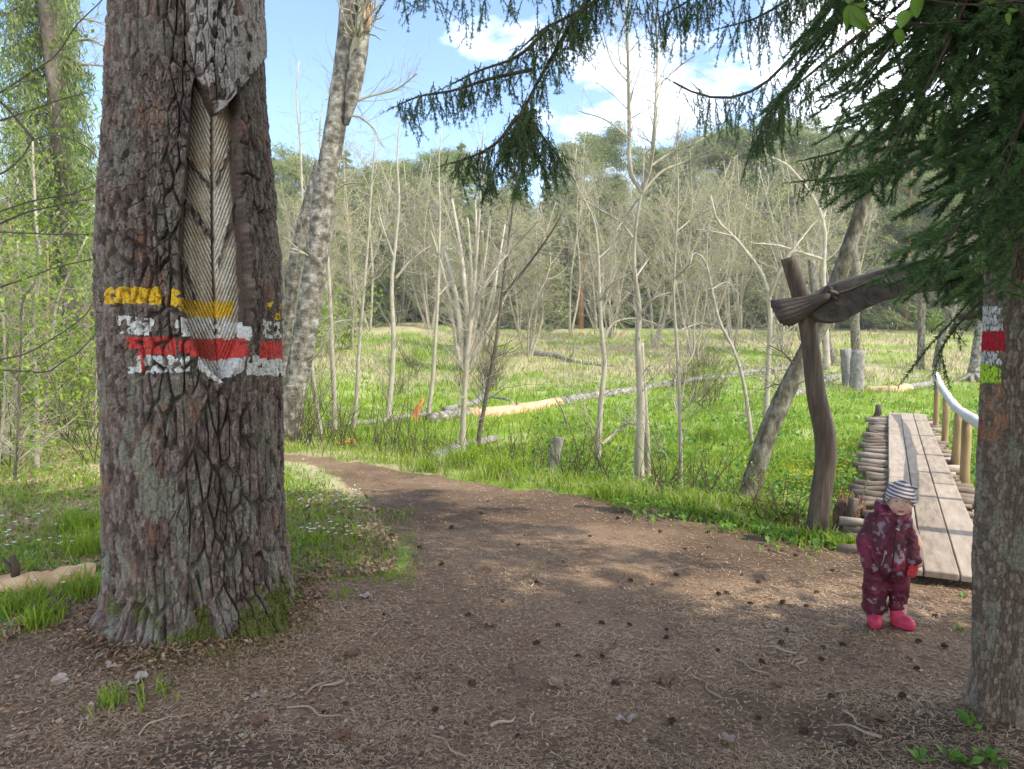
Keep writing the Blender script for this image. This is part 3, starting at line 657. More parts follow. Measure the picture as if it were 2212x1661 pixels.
def bough_obj(L_, parent, **k):
    wb, nb = bough(L_, **k)
    b = wb.obj('branch', m_brownstem, parent); nb.obj('needles', m_needles_dark, b)
    return b
protos = [bough_obj(1.05, spruce, hang=.7, droop=.55), bough_obj(.85, spruce, hang=.9, droop=.75), bough_obj(1.2, spruce, hang=.5, droop=.45), bough_obj(.65, spruce, hang=.6, droop=.6)]
def place_bough(k, used, loc, yaw, pitch, roll, sc):
    b = protos[k] if not used[k] else copy_tree(protos[k], spruce)
    used[k] = True; b.location = loc; b.rotation_euler = (roll, pitch, yaw); b.scale = (sc, sc, sc)
used = [False] * 4
# (yaw : direction the bough points, 180 = left)
near_b = []; BLEN = [(1.05, .55), (.85, .75), (1.2, .45), (.65, .6)]
TIPS = [(1690, -400), (1750, 120), (1800, 320), (1870, 440), (1930, 530), (1985, 590), (2070, 620), (2180, 560), (2330, 420), (2420, -400)]
while len(near_b) < 54:
    q = len(near_b); k = q % 4; yaw = rng.uniform(140, 268); z0 = rng.uniform(2.1, 3.9); pit = rng.uniform(-6, 42); sc = rng.uniform(.75, 1.15); L_, dr = BLEN[k]; a = R(yaw); lx, lz = L_ * sc, -L_ * sc * (dr - .22)
    hx, hz_ = lx * math.cos(R(pit)) + lz * math.sin(R(pit)), -lx * math.sin(R(pit)) + lz * math.cos(R(pit))
    tip = np.array([SP[0] + (.12 + hx) * math.cos(a), SP[1] + (.12 + hx) * math.sin(a), z0 + hz_])
    if tip[1] < .9: continue
    u_, v_ = proj(tip)
    if inpoly(u_, v_, TIPS): near_b.append((k, z0, yaw, pit, rng.uniform(-14, 14), sc))
near_b += [(0, 3.1, 100, 0, 0, 1.0), (2, 3.0, 70, 0, 0, 1.0), (1, 2.9, 30, 0, 0, 1.0), (2, 3.2, 0, 0, 0, 1.0), (0, 2.9, 320, 0, 0, .9), (2, 3.3, 285, -4, 0, .8)]
for k, z0, yaw, pit, rol, sc in near_b:
    a = R(yaw); place_bough(k, used, (SP[0] + .12 * math.cos(a), SP[1] + .12 * math.sin(a), z0), a, R(pit), R(rol), sc)
# hanging limbs traced against the sky : twigs hang like curtains from each limb
def limb(pts, Y, hl, n, name_parent, r0=.012, Y2=None, spread=.35, tm=SHS):
    P = np.array([at(np.array(a), np.array(b), Y if Y2 is None else Y + (Y2 - Y) * q / (len(pts) - 1)) for q, (a, b) in enumerate(pts)])
    P = spline(P, 16); wb, nb = MB(), MB(); tube(wb, P, np.linspace(r0, r0 * .3, 16), 5)
    Ps, Ds = [], []
    for k in range(n):
        f = rng.uniform(0, 1); q = f * 15; a = int(min(q, 14)); p = P[a] * (1 - q + a) + P[a + 1] * (q - a) + rng.normal(size=3) * [.02, .07, .01]
        d = unit(np.array([rng.normal() * spread, rng.normal() * spread, -1])); ln = hl * rng.uniform(.35, 1.1); m = max(1, int(ln / .085)); pts_ = [p]
        for s_ in range(m):
            Ps.append(p); Ds.append(d)
            if rng.random() < .55: Ps.append(p + d * .04); Ds.append(unit(d + rng.normal(size=3) * .45))
            p = p + d * .085; d = unit(d + [0, 0, -.15] + rng.normal(size=3) * .09); pts_.append(p)
        tube(wb, np.array(pts_), np.linspace(.0028, .0012, len(pts_)), 3, cap=False)
    for k in range(16): Ps.append(P[k]); Ds.append(unit(P[min(k + 1, 15)] - P[max(k - 1, 0)]))
    inst(nb, tm[0], tm[1], rot_to(np.array(Ds)), np.array(Ps), rng.uniform(.85, 1.1, len(Ps)), np.clip(rng.normal(.4, .2, len(Ps)), 0, 1))
    b = wb.obj('branch', m_brownstem, spruce); nb.obj('needles', m_needles_dark, b)
limb([(1560, -160), (1300, -40), (1235, 50), (1180, 145), (1130, 240), (1105, 320)], 4.3, .26, 190, spruce, .022)
limb([(1150, 150), (1060, 170), (980, 195), (900, 210), (858, 228)], 4.2, .20, 75, spruce)
limb([(1185, 60), (1120, 120), (1030, 155), (975, 182)], 4.25, .22, 60, spruce)
limb([(1132, 230), (1165, 285), (1195, 325), (1214, 352)], 4.2, .17, 80, spruce)
limb([(1128, 240), (1130, 310), (1128, 365), (1120, 395)], 4.15, .15, 75, spruce)
limb([(1118, 250), (1070, 310), (1020, 338), (975, 352)], 4.2, .18, 80, spruce)
limb([(1122, 250), (1100, 320), (1060, 380), (1050, 410)], 4.25, .14, 66, spruce)
limb([(1130, 240), (1150, 320), (1175, 365), (1180, 385)], 4.2, .14, 66, spruce)
limb([(1330, -40), (1200, -25), (1050, -20), (930, -30), (830, -40)], 4.4, .30, 60, spruce, .014)
limb([(1330, -30), (1260, 20), (1180, 60), (1130, 100)], 4.3, .30, 46, spruce, .014)
limb([(2100, -120), (1800, -60), (1600, -30), (1450, -20), (1365, -5)], 5.0, .40, 120, spruce, .02)
limb([(1560, -40), (1490, 0), (1440, 30)], 5.1, .36, 40, spruce)
limb([(1990, -140), (1790, 50), (1700, 134), (1640, 188), (1564, 212), (1497, 199), (1454, 177)], 4.9, .30, 110, spruce, .02)
limb([(1900, 40), (1752, 158), (1685, 215), (1640, 250)], 4.7, .32, 90, spruce, .016)
limb([(1690, 210), (1650, 260), (1640, 300)], 4.7, .28, 46, spruce)
limb([(1800, -80), (1700, 0), (1630, 40), (1560, 60)], 5.2, .36, 80, spruce, .014)
limb([(1960, 340), (1880, 372), (1800, 384), (1728, 392)], 4.2, .13, 46, spruce)
limb([(1980, 240), (1880, 300), (1800, 330), (1740, 345)], 4.4, .18, 46, spruce)
limb([(2200, 500), (2110, 535), (2030, 560), (1965, 575)], 3.3, .12, 60, spruce, .006, tm=SH)
limb([(2190, 560), (2120, 590), (2060, 605)], 3.2, .10, 40, spruce, .005, tm=SH)
limb([(2130, 610), (2060, 690), (2010, 745), (1975, 790)], 3.1, .05, 6, spruce, .004, spread=.6)
limb([(2120, 650), (2060, 715), (2035, 760), (2040, 790)], 3.1, .05, 5, spruce, .003, spread=.6)
# crown above the picture, coarse, it only shades the clearing
cw, cn = MB(), MB()
for k in range(64):
    z0 = 5.7 + 5.4 * (k / 64)**1.1; ln = 3.0 * (1 - (z0 - 5.0) / 6.6)**.8; a = k * 2.399 + rng.normal() * .2
    d = np.array([math.cos(a), math.sin(a), 0]); s_ = np.array([-d[1], d[0], 0]); x = np.linspace(0, 1, 8)
    P = np.array([*SP, z0]) + np.outer(x * ln, d) + np.outer(-.55 * ln * x**1.7 * .6, [0, 0, 1]); tube(cw, P, np.linspace(.03, .006, 8), 5)
    n = int(230 * ln); f = rng.uniform(.1, 1, n); c = np.array([*SP, z0]) + f[:, None] * ln * d + rng.normal(size=(n, 1)) * (.33 * ln * (1.15 - f))[:, None] * .6 * s_ + np.stack([0 * f, 0 * f, -.33 * ln * f**1.7 - np.abs(rng.normal(size=n)) * .16], -1)
    leaves(cn, c, .17, .05, rng.uniform(0, 1, n), D=unit(d + rng.normal(size=(n, 3)) * .5 + [0, 0, -.6]))
b = cw.obj('upper_limbs', m_brownstem, spruce); cn.obj('needles', m_needles_dark, b)
# ------------------------------------------------------------------ footbridge
BD = unit(np.array([.507, 1.0])); BP = np.array([BD[1], -BD[0]])       # along, to the right across
def bline(y, off):                                                    # point on the deck's left edge at depth y, off metres to its right
    p = np.array([4.346 + .507 * (y - 8.46), y]); return p + BP * off
bridge = empty('footbridge', (*bline(4.68, .30), 0.0)); BZ = .085
tag(bridge, 'long wooden plank footbridge laid over stacked round logs with one white handrail', 'footbridge')
B0 = np.array([*bline(4.68, .30), 0.0]); bang = math.atan2(BD[1], BD[0]); bridge.rotation_euler = (0, 0, bang)
# local frame : +x along the bridge, +y to its left
def box(mb, x0, x1, y0, y1, z0, z1, r=.5, bev=.006, jit=0.0):
    xs = [x0, x0 + bev, x1 - bev, x1]; V = []; 
    for x, inn in ((x0, bev), (x0 + bev, 0), (x1 - bev, 0), (x1, bev)):
        a, b, c, d = y0 + inn, y1 - inn, z0 + inn, z1 - inn
        V += [[x, a + bev, c], [x, b - bev, c], [x, b, c + bev], [x, b, d - bev], [x, b - bev, d], [x, a + bev, d], [x, a, d - bev], [x, a, c + bev]]
    V = np.array(V); Q = []; 
    for k in range(3):
        for q in range(8): Q.append([k * 8 + q, k * 8 + (q + 1) % 8, k * 8 + 8 + (q + 1) % 8, k * 8 + 8 + q])
    for k, fl in ((0, 1), (24, 0)):
        for a in ([0, 1, 2, 7], [7, 2, 3, 6], [6, 3, 4, 5]): Q.append([k + t for t in (a[::-1] if fl else a)])
    mb.add(V, Q, None, r)
BL = 10.0; bw = .60 / 3
for c in range(3):
    cuts = [0, [3.3, 3.6, 3.1][c], [6.9, 6.5, 7.0][c], BL + [.0, .03, -.02][c]]
    for k in range(3):
        mb = MB(); y1 = .30 - c * bw - .004; y0 = y1 - bw + .008
        box(mb, cuts[k] + .003, cuts[k + 1] - .003, y0, y1, BZ - .045, BZ + rng.uniform(-.004, .004), rng.uniform(.2, .8))
        mb.obj('plank', m_plank, bridge, False)
def logtube(A, Bp, r0, r1, n=10, k=8, bend=.02, r=.5):
    A, Bp = np.array(A, float), np.array(Bp, float); t = np.linspace(0, 1, k)[:, None]; P = A * (1 - t) + Bp * t
    P[1:-1] += rng.normal(size=(k - 2, 3)) * bend * .3; P += np.sin(t * 3.14) * rng.normal(size=3) * bend
    mb = MB(); tube(mb, P, np.linspace(r0, r1, k) * (1 + .05 * rng.normal(size=k)), n, r, wob=.035); return mb
x = .55
while x < BL - .1:
    rr = rng.uniform(.030, .050); lw = rng.uniform(.20, .38); rw = rng.uniform(.06, .24)
    logtube((x, .30 + lw, BZ - .047 - rr), (x + rng.normal() * .05, -.30 - rw, BZ - .047 - rr), rr, rr * rng.uniform(.8, 1.05), r=rng.uniform(.1, .9)).obj('cross_log', m_log, bridge)
    if rng.random() < .75:
        r2 = rng.uniform(.04, .06); logtube((x + .13, .30 + lw * rng.uniform(.5, .95), BZ - .047 - 2 * rr - r2 - .02), (x + .13, -.30 - rw * .8, BZ - .05 - 2 * rr - r2 - .02), r2, r2, r=rng.uniform(.1, .7)).obj('cross_log', m_log, bridge)
    x += rng.uniform(.24, .36)
for yb in (.36, .12, -.12, -.32): logtube((.25, yb, -.13), (BL - .1, yb, -.16), .065, .06, 8, 14, r=.25).obj('bearer_log', m_log, bridge)
def tolocal(P): 
    P = np.asarray(P, float) - B0; c, s = math.cos(-bang), math.sin(-bang)
    return np.stack([c * P[..., 0] - s * P[..., 1], s * P[..., 0] + c * P[..., 1], P[..., 2]], -1)
rail_px = [(2026, 808), (2034, 834), (2048, 855), (2069, 882), (2091, 898), (2112, 913), (2135, 925)]
ys_ = [13.0, 11.6, 10.3, 8.9, 7.8, 6.9, 6.2]
RP = tolocal(np.array([at(np.array(a), np.array(b), c) for (a, b), c in zip(rail_px, ys_)])); RP[:, 1] = np.linspace(-.41, -.43, len(RP))
mb = MB(); P = spline(RP, 26); tube(mb, P + rng.normal(size=P.shape) * .004, .052 + .004 * rng.normal(size=26), 12, wob=.03); mb.obj('handrail', m_birchrail, bridge)['label'] = 'handrail of white barked birch pole'
for q, (k, rr) in enumerate(((.6, .042), (1.9, .046), (3.1, .048), (4.15, .050), (5.6, .046))):
    a = int(k); f = k - a; t = RP[a] * (1 - f) + RP[a + 1] * f
    logtube((t[0], t[1], -.42), (t[0], t[1] + rng.normal() * .01, t[2] - .035), rr, rr * .95, 12, bend=.006).obj('rail_post', m_rail, bridge)
    logtube((t[0] + .24, t[1] - .02, -.42), (t[0] + .24, t[1] - .02, .02), .038, .036, 10).obj('support_post', m_log, bridge)
for xx, yy, zt, rr in ((9.9, .46, .22, .06), (9.75, -.46, .26, .05), (1.55, .56, .17, .048), (9.4, .55, .02, .04)):
    logtube((xx, yy, -.5), (xx + .02, yy, zt), rr, rr * .95, 10).obj('support_post', m_post, bridge)
# rotten stump beside the bridge
st = bline(6.3, -.30); mb = MB(); nn = 14; ang = np.linspace(0, 6.283, nn, endpoint=False)
tube(mb, np.array([[st[0], st[1], -.45], [st[0], st[1], -.2], [st[0] + .01, st[1], .0], [st[0], st[1], .10]]), [.16, .13, .12, .10], 14, wob=.12)
for k in range(26):
    a = rng.uniform(0, 6.28); rr = rng.uniform(.05, .11); p = np.array([st[0] + rr * math.cos(a), st[1] + rr * math.sin(a), .02]); sticks(mb, p[None], p[None] + [[rng.normal() * .03, rng.normal() * .03, rng.uniform(.05, .17)]], .02, .004)
tag(mb.obj('tree_stump', M('rotten_stump', [(.05, .025, .015), (.14, .075, .04), (.26, .15, .09)], nscale=14, bump=.8), None), 'rotten red brown stump beside the footbridge behind the child', 'stump')
# ------------------------------------------------------------------ carved gateway
gate = empty('carved_gateway', (0, 0, 0)); GY = 5.8
tag(gate, 'dark wooden gateway of a crooked log post and a carved swooping beam with fringed end', 'gateway')
pc = np.array([(1703, 556, 16), (1712, 585, 17), (1722, 615, 18), (1731, 645, 18), (1742, 690, 18), (1750, 740, 18.5), (1757, 800, 19), (1763, 850, 20), (1773, 895, 21.5), (1782, 940, 22.5), (1784, 985, 22.5), (1780, 1025, 22), (1774, 1065, 22), (1769, 1110, 22.5), (1764, 1150, 23.5), (1762, 1185, 24)], float)
P = at(pc[:, 0], pc[:, 1], GY); k = 60; Ps = spline(P, k); rad = np.interp(np.linspace(0, 1, k), np.linspace(0, 1, len(pc)), pc[:, 2]) * GY / FPX
ns = 28; mb = MB(); aa = np.linspace(0, 6.283, ns); radv = rad * (1 + .03 * (fbm(np.linspace(0, 14, k), np.zeros(k), 131) - .5))
tube(mb, Ps, radv, ns, wob=.012); mb.obj('post', m_post, gate)
kn = at(np.array(1735.), np.array(610.), GY); mb = MB(); tube(mb, np.array([kn - [.03, 0, .02], kn + [.025, -.01, .012]]), [.03, .024], 9, wob=.06); mb.obj('branch_stub', m_post, gate)
# the second post stands behind the spruce trunk
g2 = np.array([4.15, 5.05]); mb = MB(); tube(mb, np.array([[g2[0], g2[1], -.3], [g2[0] + .04, g2[1], .7], [g2[0] - .02, g2[1], 1.4], [g2[0], g2[1], 2.15]]), [.085, .08, .075, .06], 16, wob=.015); mb.obj('post', m_post, gate)
def z5(x, y): return 1620 + .2676 * x, 486 + .2676 * y
bo = [(430, 735), (450, 715), (500, 765), (560, 788), (640, 797), (720, 785), (800, 742), (900, 684), (1050, 622), (1250, 572), (1450, 537), (1650, 538), (1850, 585), (2000, 650), (2000, 540), (1850, 400), (1650, 300), (1450, 268), (1250, 290), (1100, 340), (950, 388), (850, 410), (720, 450), (640, 480), (600, 500), (540, 545), (480, 600), (450, 660)]
def slab(mb, outline, Y0, th, slope=0.0):
    """an outline (picture points) given its own depth and thickness, edges rounded"""
    o = np.array([z5(*p) for p in outline]); c = o.mean(0)
    o = np.array(o); n = len(o); V = []
    area = np.sum(o[:, 0] * np.roll(o[:, 1], -1) - np.roll(o[:, 0], -1) * o[:, 1])
    tg = np.roll(o, -1, 0) - np.roll(o, 1, 0); nrm = np.stack([tg[:, 1], -tg[:, 0]], -1); nrm /= np.linalg.norm(nrm, axis=1, keepdims=True) + 1e-9
    if area < 0: nrm = -nrm
    for d, ins in ((-th / 2, 4.0), (-th / 2 + .02, 0.8), (0, 0), (th / 2 - .02, .8), (th / 2, 4.0)):
        q = o - nrm * ins; dep = Y0 + slope * (o[:, 0] - 1800) / FPX * Y0
        base = at(q[:, 0], q[:, 1], dep); V.append(base + np.array([0, d, 0]))
    V = np.concatenate(V); Q = []
    for k in range(4):
        for a in range(n): Q.append([k * n + a, k * n + (a + 1) % n, (k + 1) * n + (a + 1) % n, (k + 1) * n + a])
    mb.add(V, Q)
    return V[:n], V[-n:], n
import mathutils
def slab_obj(name, outline, Y0, th, mat, parent, slope=0.0):
    mb = MB(); f, b, n = slab(mb, outline, Y0, th, slope)
    tri = mathutils.geometry.tessellate_polygon([[mathutils.Vector((*z5(*p), 0)) for p in outline]])
    T = np.array([list(t) for t in tri]); mb.T.append(T); mb.T.append(T[:, ::-1] + 4 * n)
    return mb.obj(name, mat, parent, False)
GS = -.42
slab_obj('carved_beam', bo, GY - .10, .15, m_carved, gate, GS)
def gpt(x, y, dz=-.185):
    X_, Y_ = z5(x, y); dep = (GY - .10) + GS * (X_ - 1800) / FPX * (GY - .10)
    return at(np.array(X_), np.array(Y_), dep) + np.array([0, dz + .10, 0])
# carved relief lines on the beam
mb = MB()
def line(pts, w=.010): tube(mb, spline([gpt(*p) for p in pts], 18), w, 6)
line([(960 + (10 + a * 11.5) * math.cos(a * 1.0 + 3.6), 580 + (10 + a * 11.5) * math.sin(a * 1.0 + 3.6)) for a in np.linspace(.2, 7.4, 30)])
line([(830, 520), (862, 560), (878, 620), (872, 672)]); line([(1080, 450), (1120, 480), (1138, 530), (1130, 580)]); line([(730, 560), (790, 610), (830, 640)]); line([(660, 600), (655, 640), (675, 660)]); line([(735, 660), (765, 700), (760, 745)])
line([(640, 560), (760, 530), (900, 470), (1040, 420)]); line([(1000, 430), (1060, 470), (1090, 540)]); line([(600, 690), (640, 680), (660, 710), (630, 735), (600, 715)]); line([(1180, 420), (1220, 470), (1230, 530)])
mb.obj('carving', m_carved, gate)
# fringe at the beam's end : a gathered bunch of rounded strands
def fringe(tips, throat, name):
    mb = MB(); m = len(tips)
    for q in range(m):
        a = np.array(tips[q]); b = np.array(throat[q]); f = np.linspace(0, 1, 9)
        P = np.array([gpt(*(a * (1 - t) + b * t + np.array([0, 10 * math.sin(t * 3.14)])), dz=-.19 - .05 * math.sin(math.pi * (q + .5) / m)) for t in f])
        tube(mb, P, np.linspace(.030, .014, 9), 8, wob=.03)
        P2 = P + np.array([0, .085, 0]); tube(mb, P2, np.linspace(.034, .018, 9), 8)
    mb.obj(name, m_carved, gate)
fringe([(165, 640), (172, 672), (182, 706), (195, 738), (215, 768), (245, 788), (285, 792)], [(600, 548), (595, 560), (588, 572), (580, 584), (570, 596), (560, 606), (548, 616)], 'fringe')
mb = MB(); P = np.array([gpt(545, 628), gpt(560, 590), gpt(585, 545), gpt(610, 500)]); tube(mb, spline(P, 10) , .030, 8, wob=.05); tube(mb, spline([gpt(590, 545, -.21), gpt(630, 555, -.21), gpt(668, 566, -.19)], 7), [.02, .024, .022, .02, .02, .018, .012], 7); tube(mb, spline([gpt(585, 560, -.21), gpt(620, 582, -.21), gpt(650, 600, -.19)], 7), .016, 7); mb.obj('knot', m_carved, gate)
def gpt2(x, y):
    return at(np.array(z5(x, y)[0]), np.array(z5(x, y)[1]), 4.95)
mb = MB()
for q in range(6):
    a = np.array([1690 + 22 * q, 750 - 1.5 * q]); b = np.array([1900, 640 + 12 * q])
    P = np.array([gpt2(*(a * (1 - t) + b * t)) + [0, -.02 * math.sin(q), 0] for t in np.linspace(0, 1, 7)]); tube(mb, P, np.linspace(.022, .03, 7), 8)
tube(mb, np.array([gpt2(1880, 690), gpt2(2300, 560), gpt2(2700, 520)]), [.09, .11, .10], 12)
mb.obj('carved_beam', m_carved, gate)['label'] = 'end of the second carved beam with fringe beside the spruce trunk'
# ------------------------------------------------------------------ hazel twig with fresh leaves, top right
m_leafnear = M('fresh_leaf', [(.10, .19, .02), (.17, .29, .035), (.24, .37, .06)], nscale=30, amix=.3, transl=.45, rough=.45, spec=.4)
hz = empty('hazel_twig', (0, 0, 0)); tag(hz, 'thin twig with a few large fresh green serrated leaves in front of the spruce', 'leafy twig')
def pxat(pts, Y): return np.array([at(np.array(float(a)), np.array(float(b)), Y) for a, b in pts])
mb = MB()
for pts, r0 in (([(2300, 20), (2190, 2), (2120, 10), (2010, 0), (1900, -30)], .0028), ([(2090, 45), (1980, 50), (1890, 30), (1838, 8)], .0018), ([(2300, 90), (2212, 30), (2150, -30)], .002), ([(1995, 60), (1958, 42), (1940, 30)], .0012), ([(1900, -30), (1850, -10), (1836, 8)], .0014)):
    tube(mb, spline(pxat(pts, 1.75), 12), np.linspace(r0, r0 * .5, 12), 5)
mb.obj('stem', m_brownstem, hz)
def bigleaf(base, tip, wid, Y, tilt, parent):
    b, t = pxat([base, tip], Y); L_ = np.linalg.norm(t - b); d = (t - b) / L_
    s = unit(np.cross(d, [0, 1, 0.0])); n = unit(np.cross(s, d)); s = unit(s * math.cos(tilt) + n * math.sin(tilt)); n = unit(np.cross(s, d))
    m = 15; u = np.linspace(0, 1, m); prof = np.sin(np.pi * u**.72)**.8 * (1 - .25 * u) * wid / FPX * Y * .5
    ser = 1 + .10 * np.where(np.arange(m) % 2, 1, -1) * (u > .12) * (u < .97)
    V, Q = [], []
    for q in range(m):
        c = b + d * L_ * u[q] + n * (-.10 * L_ * u[q]**2)
        for w in (-1, -.5, 0, .5, 1): V.append(c + s * w * prof[q] * (ser[q] if abs(w) == 1 else 1) + n * (.25 * abs(w) * prof[q] + .03 * L_ * math.sin(q * 2.2) * (abs(w) == .5) * .4))
    for q in range(m - 1):
        for w in range(4): Q.append([q * 5 + w, q * 5 + w + 1, q * 5 + 6 + w, q * 5 + 5 + w])
    MB().add(V, Q, None, rng.uniform(.2, .8)).obj('leaf', m_leafnear, parent)
for a in [((1838, 10), (1824, 68), 26, .3), ((1840, 12), (1868, 70), 40, -.3), ((1842, 10), (1886, 66), 28, .5), ((1845, 12), (1874, 6), 30, .8), ((1838, 8), (1834, -28), 22, .2), ((1955, 20), (1944, 64), 30, -.4), ((1948, 62), (1938, 97), 30, .2), ((1985, -14), (1976, 42), 34, .1), ((1958, 30), (1985, 22), 24, .6), ((2180, 26), (2178, 56), 16, .1), ((2178, 20), (2200, 22), 14, .5), ((2150, -10), (2135, 8), 24, .4)]:
    bigleaf(a[0], a[1], a[2], 1.75 + rng.normal() * .02, a[3], hz)
# ------------------------------------------------------------------ the toddler
def blob(name, parts, mat, parent, voxel=.007, it=6, wrinkle=0.0, seed=0):
    mb = MB()
    for p in parts:
        if p[0] == 'e': sphere(mb, p[1], p[2], 20, 14, rotz(p[3]) if len(p) > 3 else None)
        else:
            A, B_, r0, r1 = np.array(p[1], float), np.array(p[2], float), p[3], p[4]; d = unit(B_ - A); f = np.linspace(0, 1, 9)
            P = [A - d * r0 * math.cos(a) for a in (.2, .7, 1.2)] + [A * (1 - t) + B_ * t for t in f] + [B_ + d * r1 * math.sin(a) for a in (.4, .9, 1.37)]
            Rr = [r0 * math.sin(a) for a in (.2, .7, 1.2)] + [r0 * (1 - t) + r1 * t for t in f] + [r1 * math.cos(a) for a in (.4, .9, 1.37)]
            tube(mb, np.array(P), np.array(Rr), 16)
    o = mb.obj(name, mat, None)
    md = o.modifiers.new('r', 'REMESH'); md.mode = 'VOXEL'; md.voxel_size = voxel; md.use_smooth_shade = True
    if it: sm = o.modifiers.new('s', 'SMOOTH'); sm.iterations = it; sm.factor = .5
    bpy.context.view_layer.update(); me = bpy.data.meshes.new_from_object(o.evaluated_get(bpy.context.evaluated_depsgraph_get()))
    o.modifiers.clear(); o.data = me; o.parent = parent
    n = len(me.vertices); co = np.zeros(n * 3); me.vertices.foreach_get('co', co); co = co.reshape(-1, 3)
    if wrinkle:
        no = np.zeros(n * 3); me.vertex_normals.foreach_get('vector', no); no = no.reshape(-1, 3)
        w = fbm(co[:, 0] * 16 + co[:, 1] * 9 + seed, co[:, 2] * 34 + 6 * fbm(co[:, 0] * 12, co[:, 2] * 8, 141), 142, 3) - .5
        co = co + no * (wrinkle * w)[:, None]; me.vertices.foreach_set('co', co.ravel()); me.update()
    if not me.materials: me.materials.append(mat)
    me.polygons.foreach_set('use_smooth', [True] * len(me.polygons))
    return o, co
tp = gp(1918, 1352); kid = empty('person', tuple(tp), -R(24))
tag(kid, 'toddler in a maroon flowered snowsuit, striped grey cap and red boots standing by the footbridge', 'child')
# clothing fabric : maroon with pale grey and pink flower blotches
m_suit, nt, b = mat_base('maroon_flower_fabric'); lk = nt.links.new
tc = nt.nodes.new('ShaderNodeTexCoord'); n1 = nt.nodes.new('ShaderNodeTexNoise'); n1.inputs['Scale'].default_value = 17; n1.inputs['Detail'].default_value = 3.5; n1.inputs['Roughness'].default_value = .6; lk(tc.outputs['Object'], n1.inputs['Vector'])
n2 = nt.nodes.new('ShaderNodeTexNoise'); n2.inputs['Scale'].default_value = 9; n2.inputs['Detail'].default_value = 2; lk(tc.outputs['Object'], n2.inputs['Vector'])
r1 = ramp(nt, [(0, 0, 0), (0, 0, 0), (1, 1, 1)], .46, .62); r1.color_ramp.elements[1].position = .565; lk(n1.outputs['Fac'], r1.inputs[0])
r2 = ramp(nt, [(.050, .004, .011), (.088, .007, .019), (.165, .013, .04)], .35, .68); lk(n2.outputs['Fac'], r2.inputs[0])
mx = nt.nodes.new('ShaderNodeMix'); mx.data_type = 'RGBA'; lk(r1.outputs[0], mx.inputs['Factor']); lk(r2.outputs[0], mx.inputs['A']); mx.inputs['B'].default_value = (.205, .155, .175, 1)
lk(mx.outputs['Result'], b.inputs['Base Color']); b.inputs['Roughness'].default_value = .6; b.inputs['Specular IOR Level'].default_value = .35
m_hat, nt, b = mat_base('striped_cap_knit'); lk = nt.links.new
tc = nt.nodes.new('ShaderNodeTexCoord'); sx = nt.nodes.new('ShaderNodeSeparateXYZ'); lk(tc.outputs['Object'], sx.inputs[0])
m1 = nt.nodes.new('ShaderNodeMath'); m1.operation = 'MULTIPLY_ADD'; m1.inputs[1].default_value = .22; lk(sx.outputs['X'], m1.inputs[0]); lk(sx.outputs['Z'], m1.inputs[2])
m2 = nt.nodes.new('ShaderNodeMath'); m2.operation = 'MULTIPLY'; m2.inputs[1].default_value = 2 * math.pi / .0185; lk(m1.outputs[0], m2.inputs[0])
m3 = nt.nodes.new('ShaderNodeMath'); m3.operation = 'SINE'; lk(m2.outputs[0], m3.inputs[0])
r1 = ramp(nt, [(.095, .075, .08), (.52, .465, .47)], .36, .60); mr = nt.nodes.new('ShaderNodeMapRange'); mr.inputs[1].default_value = -1; lk(m3.outputs[0], mr.inputs[0]); lk(mr.outputs[0], r1.inputs[0]); lk(r1.outputs[0], b.inputs['Base Color']); b.inputs['Roughness'].default_value = .9
def plain(name, c, rough=.6, spec=.3):
    m, nt, b = mat_base(name); b.inputs['Base Color'].default_value = (*c, 1); b.inputs['Roughness'].default_value = rough; b.inputs['Specular IOR Level'].default_value = spec; return m
m_boot = M('red_boots', [(.38, .025, .06), (.52, .055, .11)], nscale=25, rough=.55); m_mitt = M('red_mitten', [(.36, .02, .03), (.50, .05, .05)], nscale=60, rough=.9)
# skin : one continuous body; lips, brows and eyes by position on the face
HC = np.array([.037, .0, .697])
body_parts = [('e', HC, (.062, .068, .084)), ('e', HC + [0, -.022, -.034], (.050, .046, .046)), ('e', HC + [-.030, -.040, -.030], (.024, .022, .024)), ('e', HC + [.030, -.040, -.030], (.024, .022, .024)), ('e', HC + [0, -.062, -.016], (.0105, .013, .011)), ('c', HC + [0, -.056, .006], HC + [0, -.064, -.012], .006, .009), ('e', HC + [0, -.054, -.046], (.018, .014, .008)), ('e', HC + [0, -.048, -.068], (.022, .018, .014)),
              ('e', HC + [-.061, .005, -.015], (.008, .014, .020)), ('e', HC + [.061, .005, -.015], (.008, .014, .020)),
              ('c', HC + [0, .01, -.06], (.0, 0, .56), .036, .04), ('c', (-.01, 0, .55), (-.005, 0, .36), .085, .085), ('c', (-.055, 0, .33), (-.08, 0, .08), .055, .035), ('c', (.045, .02, .33), (.055, .03, .08), .055, .035),
              ('c', (-.09, 0, .56), (-.135, -.01, .43), .035, .03), ('c', (-.135, -.01, .43), (-.10, -.04, .36), .03, .024), ('c', (.08, 0, .56), (.122, 0, .46), .035, .03), ('c', (.122, 0, .46), (.128, -.02, .37), .03, .024)]
m_skin, nt, b = mat_base('skin'); a_ = nt.nodes.new('ShaderNodeAttribute'); a_.attribute_name = 'col'; nt.links.new(a_.outputs['Color'], b.inputs['Base Color']); b.inputs['Roughness'].default_value = .5; b.inputs['Subsurface Weight'].default_value = .12; b.inputs['Subsurface Radius'].default_value = (.01, .004, .002)
ob, co = blob('body', body_parts, m_skin, kid, .0034, 3)
q = co - HC; fr_ = q[:, 1] < -.02
col = np.zeros((len(co), 3)) + [.50, .31, .225]
ck = fr_ * np.exp(-((np.abs(q[:, 0]) - .032)**2 + (q[:, 2] + .032)**2) / .018**2); col = lerp(col, [.56, .24, .18], .6 * ck)
